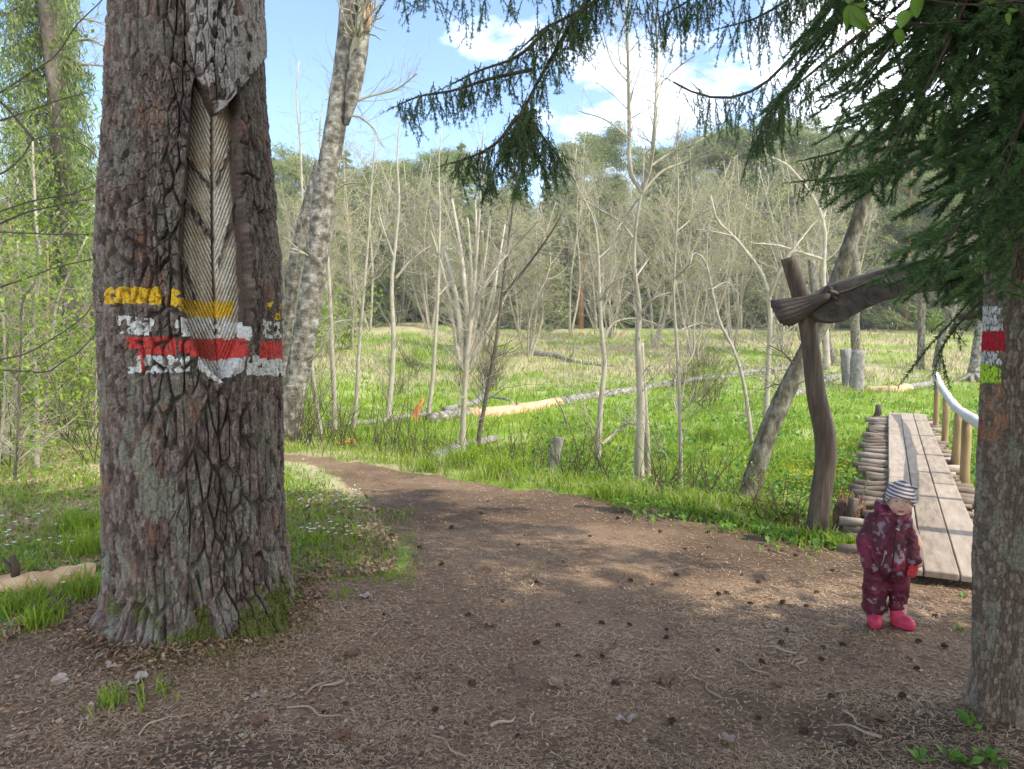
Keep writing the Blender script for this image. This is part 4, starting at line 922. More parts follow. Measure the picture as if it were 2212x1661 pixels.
lip = fr_ * (((q[:, 0]) / .0165)**2 + ((q[:, 2] + .047) / .0068)**2 < 1); col[lip.astype(bool)] = [.36, .075, .07]
brow = fr_ * (np.abs(q[:, 2] - .020 - .004 * np.sin(np.abs(q[:, 0]) * 90)) < .0028) * (np.abs(np.abs(q[:, 0]) - .024) < .013); col[brow.astype(bool)] = [.26, .155, .10]
for sgn in (-1, 1):      # eye openings
    e_ = fr_ * ((((q[:, 0] - sgn * .0235) / .0095)**2 + ((q[:, 2] - .004) / .0042)**2) < 1); col[e_.astype(bool)] = [.30, .26, .24]
    i_ = fr_ * ((((q[:, 0] - sgn * .0235 - .001) / .0048)**2 + ((q[:, 2] - .004) / .0042)**2) < 1); col[i_.astype(bool)] = [.045, .035, .032]
    co[:, 1] += fr_ * .005 * np.exp(-((q[:, 0] - sgn * .0235)**2 / .013**2 + (q[:, 2] - .005)**2 / .009**2))
ob.data.vertices.foreach_set('co', co.ravel()); at_ = ob.data.attributes.new('col', 'FLOAT_COLOR', 'POINT'); at_.data.foreach_set('color', np.concatenate([col, np.ones((len(col), 1))], 1).astype(np.float32).ravel())
suit = [('c', (-.014, 0, .545), (-.012, .0, .36), .108, .118), ('e', (-.018, -.01, .43), (.122, .105, .15)), ('e', (-.012, 0, .33), (.125, .10, .08)),
        ('c', (-.066, 0, .33), (-.082, -.005, .20), .080, .079), ('c', (-.082, -.005, .20), (-.084, 0, .105), .079, .070), ('e', (-.084, 0, .10), (.078, .07, .035)),
        ('c', (.045, .02, .33), (.058, .03, .20), .078, .064), ('c', (.058, .03, .20), (.054, .035, .115), .064, .052), ('e', (.054, .035, .108), (.056, .055, .03)),
        ('c', (-.095, 0, .565), (-.150, -.005, .455), .062, .060), ('c', (-.150, -.005, .455), (-.118, -.055, .345), .060, .050), ('e', (-.113, -.06, .335), (.054, .05, .03)),
        ('c', (.072, 0, .570), (.112, -.005, .470), .056, .052), ('c', (.112, -.005, .470), (.132, -.028, .395), .051, .044), ('e', (.134, -.03, .385), (.046, .046, .026)),
        ('e', (-.01, .02, .620), (.085, .07, .040)), ('e', (-.068, .0, .640), (.042, .050, .034)), ('e', (-.075, .03, .655), (.035, .04, .034)), ('e', (.078, .005, .632), (.034, .045, .030)), ('e', (.01, .075, .640), (.085, .035, .05)), ('c', (-.05, -.055, .625), (.03, -.082, .600), .026, .024), ('c', (.03, -.082, .600), (.075, -.045, .622), .024, .024)]
blob('snowsuit', suit, m_suit, kid, .006, 5, .020, 3)
m_seam = plain('dark_seam', (.035, .006, .012)); m_zip = plain('pale_zip', (.42, .36, .37), .4)
mb = MB(); tube(mb, spline([(.022, -.104, .600), (.016, -.114, .54), (.010, -.124, .45), (.004, -.116, .36), (.0, -.100, .29)], 20), .0045, 6); mb.obj('front_seam', m_seam, kid)
mb = MB(); tube(mb, np.array([(-.040, -.116, .445), (-.046, -.118, .40), (-.058, -.112, .36)]), .0022, 5); tube(mb, np.array([(-.034, -.122, .44), (-.034, -.124, .425)]), .005, 6); tube(mb, np.array([(.018, -.118, .565), (.034, -.114, .56)]), .006, 6); mb.obj('zip', m_zip, kid)
blob('boot', [('c', (-.083, .0, .115), (-.082, -.002, .05), .050, .050), ('e', (-.078, -.042, .040), (.047, .082, .040)), ('e', (-.08, -.03, .018), (.046, .085, .018))], m_boot, kid, .005, 3)
cr = rotz(R(52)); blob('boot', [('c', (.054, .035, .115), (.056, .03, .05), .047, .047), ('e', (.088, .004, .038), (.046, .080, .038), R(52)), ('e', (.080, .010, .017), (.046, .082, .017), R(52))], m_boot, kid, .005, 3)
mb = MB()
m_sole = plain('dark_sole', (.10, .012, .018), .8)
for c_, a_ in (((-.079, -.030, .006), 0), ((.081, .010, .006), R(52))): sphere(mb, c_, (.049, .088, .008), 20, 6, rotz(a_))
mb.obj('boot_sole', m_sole, kid)
blob('mitten', [('c', (.134, -.03, .385), (.128, -.036, .345), .026, .030), ('e', (.124, -.04, .325), (.028, .022, .032)), ('c', (.108, -.05, .345), (.100, -.058, .318), .011, .010)], m_mitt, kid, .004, 3)
mb = MB(); nu, nv_ = 48, 30; th = np.linspace(0, math.pi * .80, nv_); ph = np.linspace(0, 2 * math.pi, nu, endpoint=False); V = []
for t_ in th:
    for p_ in ph:
        x_, y_, z_ = math.sin(t_) * math.cos(p_), math.sin(t_) * math.sin(p_), math.cos(t_)
        lim = .09 + .18 * max(0, -y_) - .16 * max(0, y_) - .42 * np.exp(-((abs(x_) - 1.0) / .34)**2) * (abs(y_) < .8) - .22 * x_ * max(0, -y_)   # brim height around the head, ear flaps at the sides
        zc = max(z_, lim); k_ = math.sqrt(max(1 - zc * zc, 0)) / max(math.sqrt(max(1 - z_ * z_, 1e-6)), 1e-6) if z_ < lim else 1
        V.append(HC + [.0, .002, .006] + np.array([x_ * k_ * .0735, y_ * k_ * .080, zc * .098 * (1 if zc > 0 else 1)]) * (1 + .012 * math.sin(p_ * 7 + t_ * 5)))
Q = [[a * nu + c, a * nu + (c + 1) % nu, (a + 1) * nu + (c + 1) % nu, (a + 1) * nu + c] for a in range(nv_ - 1) for c in range(nu)]
mb.add(V, Q); sphere(mb, HC + [.060, .0, .068], (.020, .016, .013), 10, 8); sphere(mb, HC + [-.045, .0, .083], (.018, .016, .012), 10, 8); mb.obj('cap', m_hat, kid)
for o_ in kid.children:
    if o_.name.split('.')[0] in ('snowsuit', 'front_seam', 'zip', 'boot', 'boot_sole', 'mitten'): o_.scale = (.83, .92, 1)
for v_ in ():
    pass
# ------------------------------------------------------------------ traced trees of the verge and the meadow edge
def twigs(mb, P, n, l0, l1, r0, up=.45, f0=.15, sub=3, spread=1.0, rr=.5):
    """side twigs on a polyline, each with finer twigs; returns points along them for buds"""
    P = np.asarray(P, float)
    f = f0 + (1 - f0) * rng.uniform(0, 1, n); q = f * (len(P) - 1); a = np.minimum(q.astype(int), len(P) - 2); w = (q - a)[:, None]
    A = P[a] * (1 - w) + P[a + 1] * w; t = unit(P[a + 1] - P[a])
    d = unit(unit(rng.normal(size=(n, 3))) * spread + t * .55 + [0, 0, up]); ln = rng.uniform(l0, l1, n) * (1.15 - .6 * f); out = []
    r_ = np.full(n, r0) * (1.1 - .6 * f)
    B = A; pts = [A]
    for k in range(3):
        C = B + d * (ln / 3)[:, None]; sticks(mb, B, C, r_ * (1 - k * .28), r_ * (1 - (k + 1) * .28), rr); B = C; pts.append(C)
        d = unit(d + rng.normal(size=(n, 3)) * .22 + [0, 0, .10])
    pts = np.array(pts); out.append(pts[1:].reshape(-1, 3))
    for k in range(sub):
        g = rng.uniform(.2, .98, n) * 3; a = np.minimum(g.astype(int), 2); i_ = np.arange(n); w = (g - a)[:, None]
        A2 = pts[a, i_] * (1 - w) + pts[a + 1, i_] * w; d2 = unit(unit(pts[a + 1, i_] - pts[a, i_]) * .8 + rng.normal(size=(n, 3)) * .65 + [0, 0, up * .5]); l2 = ln * rng.uniform(.2, .5, n)
        M2 = A2 + d2 * (l2 * .5)[:, None]; E2 = M2 + unit(d2 + rng.normal(size=(n, 3)) * .3) * (l2 * .5)[:, None]
        sticks(mb, A2, M2, r_ * .42, r_ * .32, rr); sticks(mb, M2, E2, r_ * .32, r_ * .18, rr); out += [M2, E2]
    return np.concatenate(out)
def traced(name, label, cat, pts, w0, w1, mat, branches=(), ntw=40, tl=(.3, .9), group=None, Y=None, lean=0.0, buds=60, budmat=None, budsize=.022, n=26, sides=10, twmat=None, f0=.2, tr=None, wob=.015):
    pts = [(float(a), float(b)) for a, b in pts]
    base = gp(*map(np.array, pts[0])) if Y is None else None
    Y = float(base[1]) if Y is None else Y
    P = np.array([at(np.array(a), np.array(b), Y + lean * k / (len(pts) - 1)) for k, (a, b) in enumerate(pts)])
    e = empty(name, tuple(P[0])); tag(e, label, cat, group)
    P = np.vstack([P[0] - [0, 0, .25], P]) if base is not None else P
    S_ = spline(P, n); sc = Y / FPX * .5
    def T(o): o.location = -P0; return o
    P0 = mathutils.Vector(e.location)
    f = np.linspace(0, 1, n); rad = (w0 * (1 - f) + w1 * f) * sc; rad[:3] *= [1.35, 1.18, 1.06]
    mb = MB(); tube(mb, S_, rad, sides, wob=wob); T(mb.obj('trunk', mat, e))
    tb = MB(); tips = []
    tr_ = tr or max(.0080, w1 * sc * .35)
    if ntw: tips.append(twigs(tb, S_, ntw, tl[0], tl[1], tr_, f0=f0))
    for bp, b0 in branches:
        Bp = np.array([at(np.array(float(a)), np.array(float(b)), Y + lean * .7 + .25 * rng.normal() * (k > 0)) for k, (a, b) in enumerate(bp)])
        Bs = spline(Bp, 12); bb = MB(); tube(bb, Bs, np.linspace(b0, max(b0 * .35, 1.5), 12) * sc, 6, cap=False); tips.append(twigs(bb, Bs, max(8, int(len(bp) * 5)), tl[0] * .7, tl[1] * .8, max(.003, b0 * sc * .3), f0=.1)); T(bb.obj('branch', twmat or mat, e))
    if tb.n: T(tb.obj('twigs', twmat or mat, e))
    if buds and tips:
        tp_ = np.concatenate(tips); k = rng.integers(0, len(tp_), buds); lb = MB(); leaves(lb, tp_[k] + rng.normal(size=(buds, 3)) * .02, rng.uniform(.7, 1.4, buds) * budsize, budsize * .6, rng.uniform(0, 1, buds)); T(lb.obj('buds' if budsize < .03 else 'leaves', budmat or m_bud, e))
    return e, S_
traced('birch_tree', 'old leaning birch with shaggy grey white bark just right of the pine', 'birch tree', [(616, 945), (632, 860), (648, 780), (662, 700), (678, 600), (690, 500), (700, 420), (715, 330), (728, 250), (738, 180), (748, 100), (757, 0), (768, -140), (790, -400)], 54, 36, m_birch,
       [([(750, 170), (764, 130), (775, 70), (782, 20)], 34), ([(740, 235), (790, 210), (850, 195), (900, 160)], 7), ([(735, 260), (770, 250), (800, 270), (820, 310)], 6), ([(706, 420), (740, 400), (790, 395)], 6), ([(680, 560), (640, 540), (612, 545)], 6), ([(640, 800), (690, 760), (720, 700), (760, 690)], 5)], 30, (.5, 1.2), n=46, sides=22, twmat=m_twig, f0=.5, tr=.008, wob=.02, Y=11.0)
traced('birch_tree', 'second birch stem hugging the left side of the leaning birch', 'birch tree', [(598, 860), (608, 760), (622, 660), (640, 560), (658, 480), (676, 410), (694, 350)], 38, 26, m_birch, [([(620, 660), (610, 600), (600, 560)], 8), ([(650, 520), (625, 470), (608, 440)], 6)], 16, (.4, 1.0), n=26, sides=16, twmat=m_twig, Y=11.6)
# broken top of the side stem : raw orange wood splinters
bk = empty('broken_branch', (0, 0, 0)); tag(bk, 'broken side stem of the leaning birch with raw orange splinters against the sky', 'broken stem')
mb = MB(); P = np.array([at(np.array(float(a)), np.array(float(b)), 10.9) for a, b in [(748, 270), (764, 190), (776, 120), (784, 60), (789, 10), (793, -40)]]); tube(mb, spline(P, 12), np.interp(np.linspace(0, 1, 12), [0, .3, 1], [5, 18, 11]) * 10.95 / FPX, 14, wob=.05); mb.obj('stem', m_birch, bk)
mb = MB()
for q in range(14):
    a = np.array([792 + rng.normal() * 5, 20 - rng.uniform(-40, 30)]); b = a + [rng.normal() * 4 + 3, -rng.uniform(20, 60)]
    p0, p1 = at(np.array(a[0]), np.array(a[1]), 10.78), at(np.array(b[0]), np.array(b[1]), 10.75); sticks(mb, p0[None], p1[None], .03, .006)
p0, p1, p2 = [at(np.array(float(a)), np.array(float(b)), 10.75) for a, b in ((793, 62), (799, 40), (803, 30))]; tube(mb, np.array([p0, p1, p2]), [.03, .025, .004], 5)
mb.obj('splinters', m_rawwood, bk)
SG = 'thin pale saplings along the verge of the path'
for lab, pts, w0, w1, mat, br, kw in [
    ('slender pale sapling nearest the leaning birch, standing left of its neighbours', [(692, 945), (683, 870), (672, 780), (668, 700), (662, 600), (655, 500), (652, 400), (648, 300), (640, 200)], 12, 4, m_sap, [([(655, 470), (690, 420), (720, 400)], 4)], {}),
    ('straight pale sapling directly above the orange rotten wood', [(722, 938), (722, 850), (718, 780), (715, 690), (708, 560), (702, 470), (700, 380), (690, 300)], 13, 4, m_sap, [([(716, 640), (690, 600), (640, 570)], 5), ([(718, 760), (740, 700), (770, 660)], 4)], dict(buds=160, budmat=m_spring, budsize=.045)),
    ('thin straight sapling leaning slightly right beyond the orange rotten wood', [(764, 938), (770, 860), (775, 760), (785, 640), (795, 520), (800, 440), (806, 360)], 10, 4, m_sap, [([(790, 620), (820, 580), (840, 560)], 4)], {}),
    ('stout pale sapling with a crooked limb to the right, left of the broken snag', [(838, 912), (846, 820), (850, 720), (846, 620), (855, 520), (862, 440), (858, 330)], 14, 5, m_sap, [([(856, 600), (890, 560), (930, 530)], 6), ([(852, 560), (830, 500), (815, 440)], 5)], {}),
    ('pale sapling rising from behind the dark broken snag', [(925, 908), (935, 820), (940, 740), (945, 660), (948, 560), (950, 450), (948, 350)], 10, 4, m_sap, [([(946, 640), (980, 600), (1000, 550)], 4)], {}),
    ('pale forked sapling growing at the end of the short grey log', [(1000, 985), (1000, 930), (1003, 860), (1012, 740), (1022, 640), (1030, 540), (1037, 440), (1040, 340)], 14, 5, m_sap, [([(1018, 690), (1050, 610), (1100, 545), (1160, 480)], 7)], {}),
    ('thin dark sapling slanting right above the short grey log', [(1033, 965), (1050, 860), (1068, 760), (1078, 690), (1086, 620), (1098, 520), (1110, 430), (1122, 350)], 10, 4, m_sapdk, [([(1085, 640), (1150, 560), (1215, 460), (1230, 400)], 6)], {}),
    ('wavy pale sapling with arching side limbs, left of the tall forked tree', [(1290, 1000), (1294, 930), (1300, 850), (1306, 790), (1299, 710), (1294, 620), (1291, 540), (1284, 480), (1262, 430), (1240, 390)], 15, 6, m_sap, [([(1299, 745), (1330, 695), (1370, 688), (1430, 705)], 7), ([(1295, 650), (1325, 610), (1360, 590)], 6), ([(1291, 560), (1330, 520), (1350, 480)], 5), ([(1300, 960), (1340, 925), (1375, 915)], 7)], {}),
    ('tall pale tree with a wide Y fork against the sky in the centre', [(1382, 1048), (1380, 980), (1385, 900), (1382, 820), (1378, 740), (1380, 660), (1372, 600), (1370, 540), (1378, 460), (1386, 412)], 24, 15, m_sap, [([(1386, 415), (1366, 385), (1360, 300), (1358, 200), (1356, 100), (1352, -20)], 11), ([(1386, 415), (1402, 370), (1412, 300), (1418, 200), (1420, 120), (1416, 30)], 10), ([(1388, 415), (1430, 370), (1480, 350), (1545, 320)], 7), ([(1404, 360), (1450, 330), (1500, 310), (1530, 290)], 6), ([(1371, 520), (1342, 482), (1296, 453), (1250, 425)], 7), ([(1378, 430), (1350, 470), (1330, 500)], 5), ([(1372, 600), (1400, 560), (1425, 500)], 5), ([(1380, 680), (1420, 640), (1460, 630)], 6), ([(1360, 300), (1310, 260), (1250, 240)], 5), ([(1358, 180), (1320, 130), (1300, 60)], 4), ([(1418, 190), (1460, 150), (1500, 120)], 4)], dict(n=36, sides=14, ntw=30)),
    ('slimmer companion stem touching the right side of the tall forked tree', [(1400, 1040), (1398, 960), (1394, 880), (1389, 800), (1386, 740)], 15, 9, m_sap, [], dict(ntw=8)),
    ('thin straight sapling just right of the tall forked tree', [(1470, 1068), (1470, 980), (1468, 900), (1466, 820), (1460, 720), (1455, 640), (1458, 560), (1462, 480), (1465, 400), (1462, 320)], 11, 4, m_sap, [([(1458, 600), (1490, 570), (1496, 545)], 5), ([(1466, 805), (1495, 770), (1500, 700)], 4), ([(1462, 500), (1500, 470), (1540, 450)], 4)], {}),
    ('sapling bent into an arch at its top, left of the leaning mossy trunk', [(1623, 960), (1615, 880), (1601, 804), (1579, 743), (1559, 706), (1537, 623), (1520, 560), (1506, 545), (1487, 563)], 10, 4, m_sap, [([(1559, 706), (1520, 700), (1470, 712)], 5), ([(1537, 625), (1570, 610), (1600, 640)], 4)], {}),
    ('pale sapling with a curved left limb directly behind the leaning mossy trunk', [(1655, 900), (1658, 830), (1662, 740), (1664, 680), (1659, 632), (1645, 590), (1614, 546), (1583, 509), (1551, 478), (1535, 423)], 13, 5, m_sap, [([(1662, 640), (1690, 575), (1720, 530), (1760, 480)], 9), ([(1583, 510), (1540, 500), (1500, 495)], 4), ([(1662, 745), (1700, 715), (1730, 690)], 5)], {}),
    ('pale sapling with a long bent top behind the gateway post', [(1786, 800), (1783, 700), (1779, 593), (1778, 477), (1769, 450), (1753, 420), (1724, 382), (1696, 352), (1653, 332)], 14, 5, m_sap, [([(1778, 560), (1730, 545), (1680, 530), (1620, 525)], 7), ([(1778, 470), (1790, 420), (1800, 360)], 8)], {}),
]:
    k_ = dict(ntw=64, tl=(.35, 1.25), buds=90, f0=.08); k_.update(kw)
    traced('young_tree', lab, 'sapling', pts + ([(pts[-1][0] + 6, pts[-1][1] - 70)] if pts[-1][1] < 420 else []), w0, min(w1, 2.2) if pts[-1][1] < 420 else w1, mat, br, group=SG, twmat=m_sap if mat is m_sap else m_sapdk, **k_)
traced('leaning_tree', 'thick mossy trunk leaning right behind the gateway post', 'leaning tree', [(1612, 1092), (1632, 1020), (1655, 945), (1688, 868), (1718, 806), (1750, 745), (1782, 680), (1808, 610), (1830, 545), (1852, 480), (1880, 390), (1905, 300)], 46, 26, m_alder, [([(1722, 800), (1690, 760), (1660, 745)], 6), ([(1700, 850), (1680, 830), (1650, 840)], 5)], 24, (.3, .9), n=34, sides=16, twmat=m_sapdk, f0=.05, tr=.006)
for lab, pts, w0, w1 in [('lichen covered leaning trunk seen under the left end of the carved beam', [(1800, 790), (1788, 745), (1776, 700), (1762, 640), (1752, 560)], 22, 16), ('grey lichen trunk standing behind the two grey posts', [(1850, 770), (1848, 730), (1846, 690), (1850, 620), (1846, 540)], 22, 15), ('bare brown trunk in the meadow seen under the carved beam', [(1988, 797), (1990, 740), (1991, 690), (1992, 640), (1990, 560)], 16, 12), ('curved grey trunk in the meadow right of the bare brown one', [(2024, 800), (2028, 760), (2038, 720), (2052, 690), (2062, 640), (2060, 560)], 18, 10)]:
    traced('meadow_tree', lab, 'tree', pts, w0, w1, m_alder, [], 30, (.8, 2.4), twmat=m_twig, tr=.012, buds=60, budsize=.028, f0=.45)
# multi-stemmed willow in the meadow
wl = gp(np.array(1000.), np.array(800.)); e = empty('willow_clump', tuple(wl)); tag(e, 'grey many stemmed willow fanning out from one base in the meadow', 'willow'); Yw = float(wl[1]); wb, tb = MB(), MB(); tp_ = []
for (a, b), w in zip([(958, 540), (975, 430), (1008, 470), (1040, 500), (1075, 560), (1090, 480), (945, 620), (1025, 420), (1110, 590), (1060, 420), (930, 500)], [18, 14, 13, 14, 11, 9, 10, 10, 8, 9, 8]):
    b0 = np.array([1000 + rng.normal() * 10, 800.]); P = np.array([at(np.array(b0[0] * (1 - t) + a * t + 12 * math.sin(t * 3)), np.array(800 * (1 - t) + b * t), Yw + rng.normal() * .5 * t) for t in np.linspace(0, 1, 5)]) - wl; P = spline(P, 14)
    tube(wb, P, np.linspace(w, w * .35, 14) * Yw / FPX * .5, 7); tp_.append(twigs(tb, P, 34, .5, 2.0, .010, up=.5, sub=4))
wb.obj('trunk', m_sap, e); tb.obj('branches', m_twig, e); lb = MB(); tp_ = np.concatenate(tp_); k = rng.integers(0, len(tp_), 900); leaves(lb, tp_[k], .05, .03, rng.uniform(0, 1, 900)); lb.obj('buds', m_bud, e)
# ------------------------------------------------------------------ fallen logs, stumps, posts
def lying(name, label, cat, pts, w, secs, group=None, lift=.6, sides=14, wob=.04, stubs=0, n=20):
    P = gp(*np.array(pts, float).T); Ym = P[:, 1].mean(); w = np.interp(np.linspace(0, 1, n), np.linspace(0, 1, len(w)), w) * .5 * Ym / FPX
    e = empty(name, tuple(P[0])); tag(e, label, cat, group); S_ = spline(P, n); S_[:, 2] += w * lift; S_ -= P[0]; S_[1:-1] += rng.normal(size=(n - 2, 3)) * .006
    for nm, a, b, mat in secs:
        i0, i1 = int(a * (n - 1)), int(b * (n - 1)) + 1; mb = MB(); tube(mb, S_[i0:i1], w[i0:i1], sides, r=.5, wob=wob); mb.obj(nm, mat, e)
    for q in range(stubs):
        k = rng.integers(2, n - 1); d = unit(rng.normal(size=3) * [.6, .5, .3] + [0, 0, .8]); mb = MB(); L_ = rng.uniform(.3, 1.1); tube(mb, spline([S_[k], S_[k] + d * L_ * .5, S_[k] + d * L_ + rng.normal(size=3) * .15], 7), np.linspace(.03, .008, 7), 5); mb.obj('branch', m_deadwood, e)
    return e
lying('fallen_birch', 'fallen birch with a peeled orange cream section lying across the meadow', 'fallen tree', [(930, 918), (1000, 902), (1080, 893), (1150, 887), (1260, 866), (1370, 850), (1480, 828), (1590, 815), (1700, 806)], [24, 27, 27, 22, 20, 19, 16, 11, 6], [('split_end', 0, .10, m_birchlog), ('peeled_section', .10, .29, m_rawwood), ('bark_section', .29, 1, m_birchlog)], stubs=9, n=34, lift=.25)
lying('fallen_log', 'short weathered grey log slanting by the path edge below the fallen birch', 'log', [(936, 1000), (1000, 975), (1072, 948)], [24, 26, 18], [('wood', 0, 1, m_deadwood)], wob=.08)
lying('fallen_log', 'thin dark branch lying beside the short grey log', 'branch', [(938, 1018), (1000, 992), (1060, 972), (1160, 955), (1240, 925)], [9, 9, 8, 6, 4], [('wood', 0, 1, m_sapdk)], stubs=2)
lying('fallen_log', 'grey dead limb lying just behind the peeled birch section', 'log', [(962, 893), (1020, 875), (1060, 862), (1105, 868)], [16, 14, 16, 6], [('wood', 0, 1, m_deadwood)], stubs=2)
lying('fallen_log', 'pale grey log lying in the grass at the foot of the left saplings', 'log', [(690, 928), (760, 922), (850, 912), (920, 900)], [12, 15, 16, 15], [('wood', 0, 1, m_deadwood)], stubs=1)
lying('fallen_log', 'far grey trunk lying beyond the willow', 'log', [(1150, 768), (1195, 772), (1250, 785), (1330, 790)], [16, 12, 9, 4], [('wood', 0, 1, m_deadwood)], stubs=4)
lying('fallen_log', 'pale log slanting down left from the two grey posts', 'log', [(1690, 868), (1740, 846), (1790, 826), (1842, 812)], [13, 16, 17, 15], [('wood', 0, 1, m_birchlog)], stubs=3)
lying('fallen_log', 'grey branchy trunk lying behind the leaning mossy trunk', 'log', [(1570, 812), (1640, 806), (1720, 800), (1800, 806)], [10, 11, 9, 6], [('wood', 0, 1, m_deadwood)], stubs=8)
lying('fallen_log', 'frayed tan log lying in the grass beyond the far end of the footbridge', 'log', [(1868, 845), (1920, 848), (1965, 842), (2010, 836)], [16, 20, 17, 17], [('frayed_wood', 0, .6, m_rawwood), ('wood', .6, 1, m_deadwood)], wob=.1)
e = lying('fallen_log', 'barkless tan log lying in the grass left of the pine', 'log', [(-120, 1312), (-20, 1296), (90, 1281), (201, 1262)], [50, 52, 52, 50], [('wood', 0, 1, m_rawwood)], wob=.025, lift=.9, sides=22, n=26)
mb = MB(); b0 = gp(np.array(34.), np.array(1290.)) - np.array(e.location) + [0, 0, .12]; tube(mb, np.array([b0, b0 + [.01, 0, .06], b0 + [-.01, 0, .13]]), [.03, .022, .016], 8, wob=.1); tube(mb, np.array([b0 + [0, 0, .03], b0 + [-.07, 0, .12]]), [.02, .006], 6); mb.obj('branch_stub', m_brownstem, e)
for lab, pts, w, mat in [('leaning broken stump with a mossy left side at the path edge', [(1190, 1030), (1199, 985), (1207, 945)], (30, 24), m_deadwood), ('left one of the two grey cut posts in the meadow', [(1832, 832), (1829, 790), (1826, 754)], (24, 22), m_deadwood), ('right and thicker one of the two grey cut posts in the meadow', [(1850, 840), (1852, 795), (1854, 757)], (30, 27), m_deadwood), ('dark orange broken snag beside the peeled end of the fallen birch', [(893, 912), (902, 885), (914, 862)], (26, 7), m_orange)]:
    traced('tree_stump' if 'stump' in lab or 'snag' in lab else 'cut_post', lab, 'stump' if 'stump' in lab or 'snag' in lab else 'post', pts, w[0], w[1], mat, [], 0, buds=0, n=10, sides=14, wob=.05)
c = gp(np.array(745.), np.array(962.)); mb = MB(); V0 = MB(); 
for q in range(9): sphere(mb, c + [rng.normal() * .10, rng.normal() * .06, .04 + rng.uniform(-.02, .03)], (rng.uniform(.05, .12), .07, rng.uniform(.03, .07)), 12, 8, rotz(rng.uniform(0, 3)))
for q in range(40): p = c + [rng.normal() * .12, rng.normal() * .07, .03]; sticks(mb, p[None], p[None] + [[rng.normal() * .08, rng.normal() * .05, rng.uniform(0, .08)]], .018, .004)
for v in mb.V: v += .018 * (np.stack([fbm(v[:, 0] * 30, v[:, 2] * 30, 151), fbm(v[:, 1] * 30, v[:, 2] * 30, 152), fbm(v[:, 0] * 30, v[:, 1] * 30, 153)], -1) - .5)
tag(mb.obj('rotten_wood', m_orange), 'heap of bright orange rotten wood at the path edge under the saplings', 'rotten wood')
rt, S_ = traced('snag_tree', 'pale leaning snag with bare exposed roots beside the spruce trunk', 'dead tree', [(2100, 822), (2108, 785), (2116, 730), (2124, 690), (2135, 640)], 26, 20, m_birchlog, [], 0, buds=0)
mb = MB(); p0 = S_[3]
for a in (200, 235, 265, 300, 170, 330): d = np.array([math.cos(R(a)), math.sin(R(a)), 0]); L_ = rng.uniform(.5, 1.0); q = p0 + d * L_; tube(mb, spline([p0 + [0, 0, .15], p0 + d * L_ * .4 + [0, 0, -.02], [q[0], q[1], float(h(q[0], q[1])) - .03]], 8) - np.array(rt.location), np.linspace(.10, .03, 8), 7)
mb.obj('roots', m_deadwood, rt)
# ------------------------------------------------------------------ the left wood : spruce, dark trunk, leafy poles, hazel boughs
def curtain(mb, limb_, n, ln, size, wd, spread=.12):
    f = rng.uniform(0, 1, n) * (len(limb_) - 1); a = np.minimum(f.astype(int), len(limb_) - 2); w = (f - a)[:, None]; p = limb_[a] * (1 - w) + limb_[a + 1] * w
    dz = rng.uniform(0, 1, n)**1.3 * ln; p = p + rng.normal(size=(n, 3)) * spread * [1, 1, .3] - np.stack([0 * dz, 0 * dz, dz], -1); leaves(mb, p, size * rng.uniform(.6, 1.3, n), wd, rng.uniform(0, 1, n), D=unit(rng.normal(size=(n, 3)) * .55 + [0, 0, -1]))
e, S_ = traced('spruce_tree', 'tall sunlit spruce with curtains of light green sprays left behind the pine', 'spruce tree', [(184, 894), (172, 760), (160, 620), (150, 480), (138, 336), (126, 146), (108, 0), (94, -140), (75, -420)], 54, 44, m_conbark, [([(140, 92), (180, 86), (215, 94), (245, 112)], 8), ([(145, 150), (180, 140), (232, 143)], 8), ([(150, 40), (190, 42), (240, 60)], 6)], 0, buds=0, n=30, sides=14, twmat=m_twig)
Ys = 14.2; lw, lf = MB(), MB(); o0 = np.array(e.location)
for k in range(46):
    y0 = -180 + k * 16; cxp = np.interp(y0, [-140, 0, 146, 336, 480, 620], [94, 108, 126, 138, 150, 160]); sg = -1 if k % 5 < 3 else 1; L_ = rng.uniform(60, 150) * (1 if sg < 0 else .6); dY = rng.normal() * .8 - .3
    P = np.array([at(np.array(cxp), np.array(float(y0)), Ys), at(np.array(cxp + sg * L_ * .6), np.array(y0 + 18.), Ys + dY * .6), at(np.array(cxp + sg * L_), np.array(y0 + 40.), Ys + dY)]) - o0; P = spline(P, 8); tube(lw, P, np.linspace(.03, .008, 8), 4)
    curtain(lf, P, 520, .95, .17, .026, .10)
lw.obj('limbs', m_brownstem, e); lf.obj('needle_sprays', m_leftspr, e)
traced('dark_trunk', 'dark dead trunk with peeling bark in the left wood in front of the spruce', 'dead tree', [(150, 895), (150, 820), (146, 740), (140, 670), (134, 600), (130, 540)], 40, 26, m_sapdk, [([(140, 700), (160, 680), (180, 690)], 8)], 10, (.3, .8), buds=0, sides=12)
LG = 'thin leafy poles of the left wood'
